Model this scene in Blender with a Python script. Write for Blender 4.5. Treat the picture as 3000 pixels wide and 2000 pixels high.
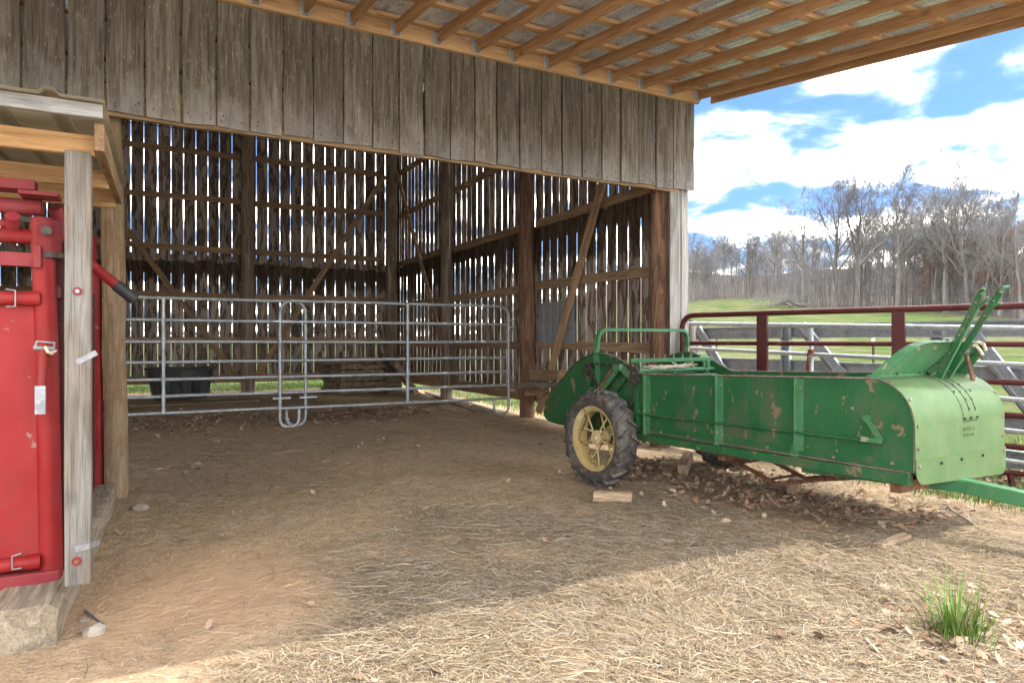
import bpy, math, random
import numpy as np
from mathutils import Vector, Matrix, noise

scene = bpy.context.scene
for o in list(bpy.data.objects):
    bpy.data.objects.remove(o)
R = math.radians
EYE = 1.25

# ------------------------------------------------------------------ camera
cam_data = bpy.data.cameras.new('camera')
cam_data.lens = 24.0
cam_data.sensor_width = 36.0
cam_data.clip_start = 0.05
cam_data.clip_end = 5000
cam = bpy.data.objects.new('camera', cam_data)
scene.collection.objects.link(cam)
cam.location = (0, 0, EYE)
YAW = math.atan2(2000, 3740)
cam.rotation_euler = (R(90), 0, -YAW)
scene.camera = cam

# ------------------------------------------------------------------ sky and sun
SUN_TO = Vector((0.34, -0.40, 1.0)).normalized()      # towards the sun
world = bpy.data.worlds.new('World')
scene.world = world
world.use_nodes = True
wt = world.node_tree
wt.nodes.clear()
wn, wl = wt.nodes, wt.links
w_out = wn.new('ShaderNodeOutputWorld')
w_bg = wn.new('ShaderNodeBackground')
w_bg.inputs[1].default_value = 0.15
w_sky = wn.new('ShaderNodeTexSky')
w_sky.sky_type = 'NISHITA'
w_sky.sun_disc = False
w_sky.sun_elevation = math.asin(SUN_TO.z)
w_sky.sun_rotation = math.atan2(SUN_TO.x, SUN_TO.y)
w_sky.air_density = 1.0
w_sky.dust_density = 3.0
w_sky.ozone_density = 1.6
w_co = wn.new('ShaderNodeTexCoord')
w_sep = wn.new('ShaderNodeSeparateXYZ')
wl.new(w_co.outputs['Generated'], w_sep.inputs[0])
def wmath(op, a, b=None, clamp=False):
    n = wn.new('ShaderNodeMath'); n.operation = op; n.use_clamp = clamp
    for i, s in enumerate((a, b)):
        if s is None: continue
        if isinstance(s, (int, float)): n.inputs[i].default_value = s
        else: wl.new(s, n.inputs[i])
    return n.outputs[0]
zz = wmath('MAXIMUM', wmath('ADD', w_sep.outputs[2], 0.16), 0.05)
w_cmb = wn.new('ShaderNodeCombineXYZ')
wl.new(wmath('DIVIDE', w_sep.outputs[0], zz), w_cmb.inputs[0])
wl.new(wmath('DIVIDE', w_sep.outputs[1], zz), w_cmb.inputs[1])
w_cmb.inputs[2].default_value = 22.3
w_n1 = wn.new('ShaderNodeTexNoise')
w_n1.inputs['Scale'].default_value = 2.6
w_n1.inputs['Detail'].default_value = 9
w_n1.inputs['Roughness'].default_value = 0.50
w_n1.inputs['Distortion'].default_value = 0.25
wl.new(w_cmb.outputs[0], w_n1.inputs['Vector'])
w_rp = wn.new('ShaderNodeValToRGB')
w_rp.color_ramp.interpolation = 'EASE'
w_rp.color_ramp.elements[0].position = 0.31
w_rp.color_ramp.elements[0].color = (0, 0, 0, 1)
w_rp.color_ramp.elements[1].position = 0.67
w_rp.color_ramp.elements[1].color = (1, 1, 1, 1)
wl.new(w_n1.outputs[0], w_rp.inputs[0])
w_mix = wn.new('ShaderNodeMix'); w_mix.data_type = 'RGBA'
wl.new(wmath('POWER', w_rp.outputs[0], 5.0), w_mix.inputs[0])
w_tint = wn.new('ShaderNodeMix'); w_tint.data_type = 'RGBA'; w_tint.blend_type = 'MULTIPLY'
w_tint.inputs[0].default_value = 1.0
w_tint.inputs[7].default_value = (0.36, 0.53, 0.78, 1)
wl.new(w_sky.outputs[0], w_tint.inputs[6])
wl.new(w_tint.outputs[2], w_mix.inputs[6])
w_mix.inputs[7].default_value = (66.0, 62.0, 55.0, 1)
wl.new(w_mix.outputs[2], w_bg.inputs[0])
wl.new(w_bg.outputs[0], w_out.inputs[0])

sun_data = bpy.data.lights.new('sun', 'SUN')
sun_data.energy = 2.0
sun_data.angle = R(0.6)
sun_data.color = (1.0, 0.95, 0.87)
sun = bpy.data.objects.new('sun', sun_data)
scene.collection.objects.link(sun)
sun.rotation_euler = (-SUN_TO).to_track_quat('-Z', 'Y').to_euler()
sun.location = (10, -10, 30)

vs = scene.view_settings
vs.view_transform = 'Standard'
vs.look = 'None'
vs.gamma = 1.0
vs.use_curve_mapping = False
vs.exposure = 1.50
scene.cycles.max_bounces = 10
scene.cycles.diffuse_bounces = 6
scene.cycles.use_denoising = True

# ------------------------------------------------------------------ helpers: photo pixel (3000x2000) to a place
CR = Vector((math.cos(YAW), -math.sin(YAW), 0))
CF = Vector((math.sin(YAW), math.cos(YAW), 0))
CP = Vector((0, 0, EYE))
def ray(px, py):
    return CR * ((px - 1500) / 2000) + CF + Vector((0, 0, -(py - 1000) / 2000))
def onplane(px, py, p, n):
    r = ray(px, py); n = Vector(n); p = Vector(p)
    return CP + r * ((p - CP).dot(n) / r.dot(n))
def at_x(px, py, v): return onplane(px, py, (v, 0, 0), (1, 0, 0))
def at_y(px, py, v): return onplane(px, py, (0, v, 0), (0, 1, 0))
def at_z(px, py, v=0.0): return onplane(px, py, (0, 0, v), (0, 0, 1))
def at_d(px, py, d): return CP + ray(px, py) * d

# ------------------------------------------------------------------ helpers: objects
COL = scene.collection
WM = {}
def tag(o, label=None, cat=None, group=None, kind=None):
    if label: o['label'] = label
    if cat: o['category'] = cat
    if group: o['group'] = group
    if kind: o['kind'] = kind
    return o
def empty(name, loc=(0, 0, 0), rz=0.0, parent=None, rot=None):
    o = bpy.data.objects.new(name, None)
    COL.objects.link(o)
    o.empty_display_size = 0.1
    o.location = loc
    o.rotation_euler = rot if rot else (0, 0, rz)
    m = Matrix.LocRotScale(Vector(loc), o.rotation_euler, None)
    if parent is not None:
        o.parent = parent
        o.matrix_parent_inverse = WM[parent.name].inverted()
    WM[o.name] = m
    return o
def put(name, me, mat, parent=None, mw=None, local=False):
    o = bpy.data.objects.new(name, me)
    COL.objects.link(o)
    if mat is not None and not me.materials:
        me.materials.append(mat)
    if parent is not None:
        o.parent = parent
        if not local:
            o.matrix_parent_inverse = WM[parent.name].inverted()
    if mw is not None:
        o.matrix_basis = mw
    if local and parent is not None:
        WM[o.name] = WM[parent.name] @ (mw if mw is not None else Matrix())
    else:
        WM[o.name] = mw.copy() if mw is not None else Matrix()
    return o
def copy_tree(o, parent=None):
    c = o.copy(); COL.objects.link(c)
    c.parent = parent
    for ch in o.children:
        copy_tree(ch, c)
    return c
def bevel(o, w=0.004, seg=2, ang=35):
    m = o.modifiers.new('edge', 'BEVEL')
    m.width = w; m.segments = seg; m.limit_method = 'ANGLE'; m.angle_limit = R(ang)
    return o

class MB:
    def __init__(s): s.v = []; s.f = []; s.c = None
    def add(s, vs_, fs, M=None):
        b = len(s.v)
        for p in vs_:
            s.v.append(tuple(M @ Vector(p)) if M is not None else tuple(p))
        for f in fs: s.f.append([b + i for i in f])
        return s
    def box(s, lo, hi, M=None):
        x0, y0, z0 = lo; x1, y1, z1 = hi
        return s.add([(x0, y0, z0), (x1, y0, z0), (x1, y1, z0), (x0, y1, z0), (x0, y0, z1), (x1, y0, z1), (x1, y1, z1), (x0, y1, z1)],
                     [(0, 3, 2, 1), (4, 5, 6, 7), (0, 1, 5, 4), (1, 2, 6, 5), (2, 3, 7, 6), (3, 0, 4, 7)], M)
    def bar(s, p0, p1, w, t, hint=(0, 0, 1)):
        p0 = Vector(p0); p1 = Vector(p1)
        M, L = frame(p0, p1, hint)
        return s.box((-w / 2, -t / 2, 0), (w / 2, t / 2, L), M)
    def tube(s, pts, r, n=10, cap=True, closed=False):
        pts = [Vector(p) for p in pts]
        m = len(pts)
        rs = r if isinstance(r, (list, tuple)) else [r] * m
        b = len(s.v)
        up = None
        for i, p in enumerate(pts):
            if closed: d = pts[(i + 1) % m] - pts[i - 1]
            elif i == 0: d = pts[1] - p
            elif i == m - 1: d = p - pts[-2]
            else: d = (pts[i + 1] - p).normalized() + (p - pts[i - 1]).normalized()
            d.normalize()
            if up is None:
                up = Vector((0, 0, 1)) if abs(d.z) < 0.9 else Vector((1, 0, 0))
            a = d.cross(up)
            if a.length < 1e-6: a = d.orthogonal()
            a.normalize(); up = a.cross(d).normalized()
            for k in range(n):
                t = 2 * math.pi * k / n
                s.v.append(tuple(p + (a * math.cos(t) + up * math.sin(t)) * rs[i]))
        for i in range(m if closed else m - 1):
            i2 = (i + 1) % m
            for k in range(n):
                k2 = (k + 1) % n
                s.f.append([b + i * n + k, b + i2 * n + k, b + i2 * n + k2, b + i * n + k2])
        if cap and not closed:
            s.f.append([b + k for k in range(n)])
            s.f.append([b + (m - 1) * n + k for k in reversed(range(n))])
        return s
    def prism(s, poly, vec, M=None):
        n = len(poly); vec = Vector(vec)
        vs_ = [Vector(p) for p in poly] + [Vector(p) + vec for p in poly]
        fs = [list(reversed(range(n))), [n + i for i in range(n)]]
        for i in range(n):
            j = (i + 1) % n
            fs.append([i, j, n + j, n + i])
        return s.add(vs_, fs, M)
    def lathe(s, prof, n, M=None, closed=False):
        # profile of (x, r) round the local X axis
        b = len(s.v); m = len(prof)
        for i in range(n):
            a = 2 * math.pi * i / n
            for x, r in prof:
                p = Vector((x, r * math.cos(a), r * math.sin(a)))
                s.v.append(tuple(M @ p if M is not None else p))
        for i in range(n):
            i2 = (i + 1) % n
            for j in range(m if closed else m - 1):
                j2 = (j + 1) % m
                s.f.append([b + i * m + j, b + i * m + j2, b + i2 * m + j2, b + i2 * m + j])
        return s
    def cyl(s, p0, p1, r, n=12):
        return s.tube([p0, p1], r, n)
    def mesh(s, name, smooth=False, ang=40):
        me = bpy.data.meshes.new(name)
        me.from_pydata(s.v, [], s.f)
        me.validate()
        if smooth:
            me.polygons.foreach_set('use_smooth', [True] * len(me.polygons))
            try: me.set_sharp_from_angle(angle=R(ang))
            except Exception: pass
        me.update()
        return me
    def build(s, name, mat, parent=None, local=False, smooth=False, mw=None, ang=40):
        return put(name, s.mesh(name, smooth, ang), mat, parent, mw, local)

def frame(p0, p1, hint=(0, 0, 1)):
    """matrix whose local Z runs p0->p1 and local X lies along the hint."""
    d = (p1 - p0); L = d.length; d.normalize()
    h = Vector(hint)
    x = h - d * h.dot(d)
    if x.length < 1e-5: x = d.orthogonal()
    x.normalize(); y = d.cross(x)
    M = Matrix(((x.x, y.x, d.x, p0.x), (x.y, y.y, d.y, p0.y), (x.z, y.z, d.z, p0.z), (0, 0, 0, 1)))
    return M, L
def fillet(pts, r, n=6):
    pts = [Vector(p) for p in pts]
    out = [pts[0]]
    for i in range(1, len(pts) - 1):
        a, b, c = pts[i - 1], pts[i], pts[i + 1]
        u = (a - b); w = (c - b)
        k = min(r, u.length * 0.49, w.length * 0.49)
        u.normalize(); w.normalize()
        for j in range(n + 1):
            t = j / n
            out.append((b + u * k) * (1 - t) ** 2 + b * 2 * t * (1 - t) + (b + w * k) * t * t)
    out.append(pts[-1])
    return out
RND = random.Random(7)

def board_mesh(L, w, t, rnd, seg=6, wob=0.004, slant=0.01, jag=0.0, warp=0.004):
    mb = MB(); rings = []
    wl_ = rnd.uniform(-1, 1); wr_ = rnd.uniform(-1, 1)
    for i in range(seg + 1):
        f = i / seg
        z = L * f
        a = -w / 2 + rnd.uniform(-wob, wob)
        b = w / 2 + rnd.uniform(-wob, wob)
        y = warp * math.sin(f * 3.1 + wl_ * 3)
        zl = zr = z
        if i == 0: zl += rnd.uniform(-slant, slant) - jag * rnd.random(); zr += rnd.uniform(-slant, slant) - jag * rnd.random()
        if i == seg: zl += rnd.uniform(-slant, slant); zr += rnd.uniform(-slant, slant)
        tw = warp * wr_ * f
        rings.append([(a, y - tw, zl), (b, y + tw, zr), (b, y + tw + t, zr), (a, y - tw + t, zl)])
    for r_ in rings: mb.v += r_
    for i in range(seg):
        for k in range(4):
            k2 = (k + 1) % 4
            mb.f.append([4 * i + k, 4 * i + k2, 4 * i + 4 + k2, 4 * i + 4 + k])
    mb.f.append([3, 2, 1, 0]); mb.f.append([4 * seg + k for k in range(4)])
    return mb.mesh('board')
def plank(name, p0, p1, w, t, hint, mat, parent, rnd=RND, seg=5, wob=0.002, slant=0.0, warp=0.002, jag=0.0):
    """a plank from p0 to p1; w along the hint, t at right angles to it."""
    M, L = frame(Vector(p0), Vector(p1), hint)
    me = board_mesh(L, w, t, rnd, seg, wob, slant, jag, warp)
    M = M @ Matrix.Translation((0, -t / 2, 0))
    return put(name, me, mat, parent, M)

# ------------------------------------------------------------------ helpers: materials
class NT:
    def __init__(s, name):
        s.m = bpy.data.materials.new(name); s.m.use_nodes = True
        s.t = s.m.node_tree; s.n = s.t.nodes; s.l = s.t.links
        s.b = s.n['Principled BSDF']
        s.co = None
    def node(s, ty, **kw):
        n = s.n.new(ty)
        for k, v in kw.items(): setattr(n, k, v)
        return n
    def inp(s, sock, v):
        if hasattr(v, 'is_output') or isinstance(v, bpy.types.NodeSocket): s.l.new(v, sock)
        else: sock.default_value = v
    def coord(s, which='Object', rand=True):
        tc = s.node('ShaderNodeTexCoord')
        v = tc.outputs[which]
        if rand:
            oi = s.node('ShaderNodeObjectInfo')
            s.rand = oi.outputs['Random']
            m = s.node('ShaderNodeVectorMath', operation='MULTIPLY')
            cb = s.node('ShaderNodeCombineXYZ')
            for i in range(3): s.l.new(s.rand, cb.inputs[i])
            s.l.new(cb.outputs[0], m.inputs[0]); m.inputs[1].default_value = (31.7, 17.3, 53.1)
            a = s.node('ShaderNodeVectorMath', operation='ADD')
            s.l.new(v, a.inputs[0]); s.l.new(m.outputs[0], a.inputs[1])
            v = a.outputs[0]
        return v
    def scale(s, v, k):
        m = s.node('ShaderNodeVectorMath', operation='MULTIPLY')
        s.l.new(v, m.inputs[0]); m.inputs[1].default_value = k
        return m.outputs[0]
    def noise(s, v, sc, det=4, rough=0.55, dist=0.0, out=0):
        n = s.node('ShaderNodeTexNoise')
        s.l.new(v, n.inputs['Vector'])
        n.inputs['Scale'].default_value = sc; n.inputs['Detail'].default_value = det
        n.inputs['Roughness'].default_value = rough; n.inputs['Distortion'].default_value = dist
        return n.outputs[out]
    def voro(s, v, sc, feat='F1', rnd=1.0, out=0):
        n = s.node('ShaderNodeTexVoronoi', feature=feat)
        s.l.new(v, n.inputs['Vector']); n.inputs['Scale'].default_value = sc
        n.inputs['Randomness'].default_value = rnd
        return n.outputs[out]
    def ramp(s, f, stops, interp='LINEAR'):
        n = s.node('ShaderNodeValToRGB'); cr = n.color_ramp; cr.interpolation = interp
        while len(cr.elements) < len(stops): cr.elements.new(0.5)
        for e, (p, c) in zip(cr.elements, stops):
            e.position = p
            if isinstance(c, (int, float)): c = (c, c, c)
            e.color = (*c, 1)
        s.l.new(f, n.inputs[0])
        return n.outputs[0]
    def mix(s, f, a, b, mode='MIX'):
        n = s.node('ShaderNodeMix', data_type='RGBA', blend_type=mode)
        for i, v in ((0, f), (6, a), (7, b)):
            if isinstance(v, bpy.types.NodeSocket): s.l.new(v, n.inputs[i])
            elif isinstance(v, (int, float)): n.inputs[i].default_value = v
            else: n.inputs[i].default_value = (*v, 1)
        return n.outputs[2]
    def math(s, op, a, b=0.0, clamp=False):
        n = s.node('ShaderNodeMath', operation=op, use_clamp=clamp)
        for i, v in enumerate((a, b)):
            if isinstance(v, bpy.types.NodeSocket): s.l.new(v, n.inputs[i])
            else: n.inputs[i].default_value = v
        return n.outputs[0]
    def bump(s, h, strength=0.4, dist=0.004):
        n = s.node('ShaderNodeBump')
        n.inputs['Strength'].default_value = strength; n.inputs['Distance'].default_value = dist
        s.l.new(h, n.inputs['Height']); s.l.new(n.outputs[0], s.b.inputs['Normal'])
    def set(s, col=None, rough=None, metal=None, spec=None):
        for k, v in (('Base Color', col), ('Roughness', rough), ('Metallic', metal), ('Specular IOR Level', spec)):
            if v is None: continue
            if isinstance(v, bpy.types.NodeSocket): s.l.new(v, s.b.inputs[k])
            elif isinstance(v, (int, float)): s.b.inputs[k].default_value = v
            else: s.b.inputs[k].default_value = (*v, 1)
        return s.m

def wood(name, dark, light, stain=None, stain_amt=0.45, knots=0.0, rough=0.85, vary=0.5, pale=None, grain=42, bump=0.5, streak=0.12, fleck=0.0, weather=None):
    t = NT(name)
    v = t.coord()
    g = t.noise(t.scale(v, (1, 1, 0.045)), grain, 6, 0.6, 0.6)
    w = t.noise(t.scale(v, (1, 1, streak)), 9, 4, 0.55, 1.2)
    col = t.ramp(g, [(0.3, dark), (0.5, tuple((a + b) / 2 for a, b in zip(dark, light))), (0.72, light)])
    if pale:
        p = t.noise(t.scale(v, (1, 1, 0.3)), 3.1, 5, 0.65, 0.5)
        col = t.mix(t.ramp(p, [(0.42, 0.0), (0.62, 0.75)]), col, pale)
    if stain:
        f = t.ramp(w, [(0.5 - 0.02, 0.0), (0.53, stain_amt), (0.57, stain_amt * 1.0), (0.60, stain_amt * 0.55), (0.8, stain_amt * 0.9)])
        col = t.mix(f, col, stain)
    fine = t.noise(t.scale(v, (1, 1, 0.02)), 150, 3, 0.6)
    col = t.mix(t.ramp(fine, [(0.35, 0.45), (0.5, 0.0)]), col, tuple(c * 0.35 for c in dark))
    if knots:
        k = t.voro(t.scale(v, (1, 1, 0.55)), 2.6)
        kk = t.ramp(k, [(0.03, knots), (0.10, 0.0)])
        col = t.mix(kk, col, tuple(c * 0.4 for c in dark))
    if weather:
        tc2 = t.node('ShaderNodeTexCoord'); sz = t.node('ShaderNodeSeparateXYZ'); t.l.new(tc2.outputs['Object'], sz.inputs[0])
        wz = t.math('SUBTRACT', t.math('MULTIPLY', t.noise(t.scale(v, (1, 1, 0.35)), 7, 6, 0.7), 1.25), t.math('MULTIPLY', sz.outputs[2], 1.1))
        col = t.mix(t.ramp(wz, [(0.25, 0.0), (0.70, 0.65)]), col, weather)
    if fleck:
        fk = t.noise(t.scale(v, (1, 1, 0.22)), 70, 3, 0.5)
        col = t.mix(t.ramp(fk, [(0.63, 0.0), (0.68, fleck)]), col, tuple(min(0.6, c * 1.9) for c in light))
    val = t.math('ADD', t.math('MULTIPLY', t.rand, vary), 1 - vary / 2)
    hsv = t.node('ShaderNodeHueSaturation'); t.l.new(col, hsv.inputs['Color']); t.l.new(val, hsv.inputs['Value'])
    t.bump(g, bump, 0.006)
    return t.set(hsv.outputs[0], rough, 0, 0.10)

def paint(name, base, faded, chip, chip_amt=0.5, dirt=(0.12, 0.10, 0.07), dirt_amt=0.35, rough=0.45, sc=1.0, streak=0.6):
    t = NT(name)
    v = t.coord()
    a = t.noise(v, 3.2 * sc, 5, 0.6)
    col = t.mix(t.ramp(a, [(0.38, 0.0), (0.66, 1.0)]), base, faded)
    d = t.noise(t.scale(v, (1, 1, 0.45)), 5 * sc, 8, 0.7, 0.4)
    col = t.mix(t.ramp(d, [(0.5, 0.0), (0.72, dirt_amt)]), col, dirt)
    c = t.noise(t.scale(v, (1, 1, streak)), 11 * sc, 6, 0.62, 0.3)
    ch = t.ramp(c, [(0.66 - 0.08 * chip_amt, 0.0), (0.685 - 0.08 * chip_amt, 0.85)])
    col = t.mix(ch, col, chip)
    sp = t.noise(v, 60 * sc, 2, 0.5)
    col = t.mix(t.ramp(sp, [(0.70, 0.0), (0.74, 0.7 * chip_amt)]), col, chip)
    rr = t.mix(ch, (rough,) * 3, (0.8,) * 3)
    rr2 = t.mix(t.ramp(d, [(0.45, 0.0), (0.7, 0.5)]), rr, (0.85,) * 3)
    t.bump(t.mix(0.5, a, d), 0.12, 0.006)
    return t.set(col, rr2, 0, 0.22)

def plain(name, c1, c2, sc=12, rough=0.6, metal=0.0, bump=0.2, spec=0.4, dist=0.003, det=5):
    t = NT(name); v = t.coord()
    a = t.noise(v, sc, det, 0.6)
    t.bump(a, bump, dist)
    return t.set(t.ramp(a, [(0.35, c1), (0.65, c2)]), rough, metal, spec)

M = {}
M['header'] = wood('weathered_siding', (0.076, 0.062, 0.046), (0.22, 0.187, 0.147), stain=(0.06, 0.044, 0.027), stain_amt=0.45, knots=0.85, vary=0.35, fleck=0.35, weather=(0.27, 0.255, 0.235))
M['inner'] = wood('barn_board_inside', (0.24, 0.185, 0.15), (0.46, 0.39, 0.335), stain=(0.075, 0.042, 0.024), stain_amt=0.9, vary=0.5, pale=(0.42, 0.39, 0.36), streak=0.16)
M['girt'] = wood('girt_wood', (0.26, 0.165, 0.10), (0.45, 0.315, 0.20), stain=(0.14, 0.08, 0.042), stain_amt=0.4, vary=0.4)
M['beam'] = wood('opening_beam', (0.22, 0.13, 0.07), (0.42, 0.29, 0.17), stain=(0.12, 0.07, 0.04), stain_amt=0.4, vary=0.2)
M['pine'] = wood('new_pine', (0.42, 0.24, 0.11), (0.60, 0.39, 0.205), stain=(0.38, 0.20, 0.085), stain_amt=0.35, knots=0.8, vary=0.25, bump=0.2)
M['rafter'] = wood('rafter_pine', (0.32, 0.165, 0.075), (0.50, 0.29, 0.145), stain=(0.24, 0.115, 0.047), stain_amt=0.4, knots=0.6, vary=0.3, bump=0.2)
M['pole'] = wood('round_pole', (0.18, 0.122, 0.072), (0.34, 0.25, 0.158), stain=(0.20, 0.12, 0.064), stain_amt=0.6, vary=0.15, streak=0.3)
M['cedar'] = wood('cedar_pole', (0.15, 0.085, 0.055), (0.36, 0.215, 0.14), stain=(0.07, 0.04, 0.027), stain_amt=0.6, vary=0.3, bump=0.9)
M['darkpole'] = wood('inner_pole', (0.20, 0.15, 0.115), (0.38, 0.305, 0.24), stain=(0.08, 0.05, 0.03), stain_amt=0.5, vary=0.3, bump=0.8)
M['greypost'] = wood('grey_post', (0.10, 0.088, 0.073), (0.215, 0.198, 0.174), stain=(0.15, 0.108, 0.072), stain_amt=0.45, knots=0.6, vary=0.15, pale=(0.25, 0.24, 0.226))
M['greyboard'] = wood('grey_board', (0.19, 0.18, 0.165), (0.33, 0.32, 0.305), stain=(0.11, 0.095, 0.082), stain_amt=0.4, vary=0.25)
M['pallet'] = wood('pallet_wood', (0.22, 0.16, 0.105), (0.42, 0.33, 0.235), stain=(0.12, 0.08, 0.055), stain_amt=0.5, vary=0.5)
M['floorplank'] = wood('floor_plank', (0.13, 0.095, 0.065), (0.28, 0.215, 0.15), stain=(0.09, 0.065, 0.045), stain_amt=0.5, vary=0.4)
M['block'] = wood('wood_block', (0.27, 0.19, 0.12), (0.45, 0.34, 0.23), stain=(0.17, 0.11, 0.07), stain_amt=0.4, vary=0.3)
M['sleeper'] = wood('sleeper_wood', (0.22, 0.175, 0.12), (0.40, 0.33, 0.245), stain=(0.13, 0.10, 0.075), stain_amt=0.5, vary=0.2, bump=0.9)
M['green'] = paint('green_paint', (0.015, 0.080, 0.028), (0.022, 0.100, 0.036), (0.17, 0.12, 0.08), 0.5, dirt=(0.085, 0.085, 0.05), dirt_amt=0.85)
M['green_hood'] = paint('green_paint_sunbleached', (0.064, 0.116, 0.043), (0.088, 0.142, 0.058), (0.20, 0.12, 0.06), 0.2, dirt=(0.11, 0.13, 0.055), dirt_amt=0.6, rough=0.5, sc=1.6)
M['green_light'] = paint('green_paint_trim', (0.038, 0.135, 0.055), (0.06, 0.17, 0.078), (0.26, 0.22, 0.16), 0.35, dirt=(0.16, 0.18, 0.10), dirt_amt=0.4)
M['red'] = paint('red_paint', (0.21, 0.009, 0.010), (0.25, 0.020, 0.020), (0.26, 0.16, 0.13), -0.15, dirt=(0.15, 0.05, 0.04), dirt_amt=0.6, rough=0.5, streak=1.0)
M['red_dull'] = paint('red_paint_faded', (0.17, 0.014, 0.018), (0.23, 0.04, 0.046), (0.10, 0.07, 0.06), 0.3, dirt=(0.20, 0.08, 0.06), dirt_amt=0.5, rough=0.6)
M['maroon'] = paint('maroon_paint', (0.048, 0.0085, 0.0085), (0.064, 0.014, 0.0135), (0.10, 0.05, 0.035), 0.1, dirt=(0.085, 0.03, 0.022), dirt_amt=0.4, rough=0.38)
M['yellow'] = paint('yellow_wheel_paint', (0.36, 0.27, 0.10), (0.46, 0.38, 0.20), (0.12, 0.07, 0.035), 0.9, dirt=(0.24, 0.18, 0.11), dirt_amt=0.7, rough=0.7)
def galv(name, k=1.0, metal=0.75, rough=0.42):
    t = NT(name); v = t.coord()
    a = t.voro(v, 55, out=1)
    b = t.noise(v, 6, 6, 0.65)
    g = t.node('ShaderNodeRGBToBW'); t.l.new(a, g.inputs[0])
    c = t.ramp(g.outputs[0], [(0.1, (0.34 * k, 0.37 * k, 0.40 * k)), (0.9, (0.50 * k, 0.53 * k, 0.56 * k))])
    c = t.mix(t.ramp(b, [(0.5, 0.0), (0.72, 0.6)]), c, (0.24 * k, 0.23 * k, 0.22 * k))
    return t.set(c, t.ramp(b, [(0.3, rough - 0.08), (0.7, rough + 0.2)]), metal, 0.5)
M['galv'] = galv('galvanised_pipe', 0.95, 0.55, 0.45)
M['galv_old'] = galv('galvanised_channel', 0.72, 0.5, 0.6)
M['sheet'] = galv('roof_sheet', 1.6, 0.5, 0.32)
M['shelter_sheet'] = plain('weathered_cream_sheet', (0.27, 0.26, 0.19), (0.40, 0.385, 0.29), 3, 0.7, 0, 0.15)
M['hanger'] = plain('joist_hanger_steel', (0.36, 0.38, 0.38), (0.46, 0.48, 0.48), 30, 0.5, 0.5)
M['silver'] = plain('bare_aluminium', (0.19, 0.195, 0.20), (0.27, 0.275, 0.28), 40, 0.5, 0.6)
M['rust'] = plain('rusty_steel', (0.10, 0.042, 0.022), (0.22, 0.115, 0.07), 25, 0.85, 0.2, 0.6)
M['rustedge'] = plain('worn_steel_edge', (0.13, 0.088, 0.068), (0.27, 0.22, 0.185), 20, 0.6, 0.3, 0.3)
M['chain'] = plain('greasy_chain', (0.03, 0.028, 0.024), (0.10, 0.09, 0.07), 30, 0.6, 0.4, 0.4)
M['black'] = plain('black_rubber_grip', (0.012, 0.012, 0.013), (0.03, 0.03, 0.032), 14, 0.55, 0, 0.2)
M['dark'] = plain('dark_slot', (0.006, 0.006, 0.005), (0.014, 0.013, 0.012), 14, 0.8, 0, 0.1)
M['trough'] = plain('black_trough_plastic', (0.018, 0.018, 0.019), (0.05, 0.05, 0.05), 5, 0.55, 0, 0.15)
M['twine'] = plain('orange_twine', (0.11, 0.035, 0.02), (0.17, 0.055, 0.03), 90, 0.9, 0, 0.5)
M['rope'] = plain('pale_rope', (0.42, 0.36, 0.26), (0.58, 0.50, 0.38), 90, 0.9, 0, 0.5)
M['white'] = plain('white_paint', (0.66, 0.66, 0.64), (0.80, 0.80, 0.78), 20, 0.6)
M['stone'] = plain('pale_stone', (0.20, 0.165, 0.125), (0.31, 0.265, 0.21), 9, 0.9, 0, 0.6, 0.3, 0.01)
M['wire'] = plain('old_wire', (0.10, 0.09, 0.085), (0.18, 0.16, 0.15), 40, 0.6, 0.5)
def tyre_mat():
    t = NT('muddy_tyre_rubber'); v = t.coord()
    a = t.noise(v, 16, 9, 0.72, 0.2)
    b = t.noise(v, 30, 5, 0.6)
    col = t.ramp(b, [(0.3, (0.02, 0.021, 0.023)), (0.7, (0.06, 0.061, 0.064))])
    f = t.ramp(a, [(0.47, 0.03), (0.66, 0.8)])
    col = t.mix(f, col, (0.20, 0.155, 0.11))
    t.bump(t.mix(0.5, a, b), 0.5, 0.012)
    return t.set(col, t.mix(f, (0.5,) * 3, (0.95,) * 3), 0, 0.35)
M['tyre'] = tyre_mat()
def attr_mat(name, rough=0.8, trans=0.0, spec=0.06):
    t = NT(name)
    a = t.node('ShaderNodeVertexColor'); a.layer_name = 'Col'
    if trans:
        t.b.inputs['Subsurface Weight'].default_value = 0.0
    return t.set(a.outputs[0], rough, 0, spec)
M['straw'] = attr_mat('straw', 0.75)
M['leaf'] = attr_mat('dead_leaf', 0.8)
M['grass'] = attr_mat('grass_blade', 0.6)
def bark(name, c1, c2, sc=3):
    t = NT(name); v = t.coord()
    a = t.noise(t.scale(v, (1, 1, 0.2)), sc, 6, 0.65)
    val = t.math('ADD', t.math('MULTIPLY', t.rand, 0.35), 0.82)
    hsv = t.node('ShaderNodeHueSaturation'); t.l.new(t.ramp(a, [(0.3, c1), (0.7, c2)]), hsv.inputs['Color']); t.l.new(val, hsv.inputs['Value'])
    return t.set(hsv.outputs[0], 0.9, 0, 0.02)
M['bark'] = bark('grey_bark', (0.085, 0.078, 0.072), (0.21, 0.195, 0.182))
M['bark_pale'] = bark('pale_bark', (0.12, 0.115, 0.11), (0.25, 0.24, 0.228))
M['twig'] = bark('twig_bark', (0.115, 0.110, 0.110), (0.205, 0.198, 0.198))
M['copper'] = bark('copper_leaf', (0.14, 0.065, 0.038), (0.22, 0.11, 0.065))
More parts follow.
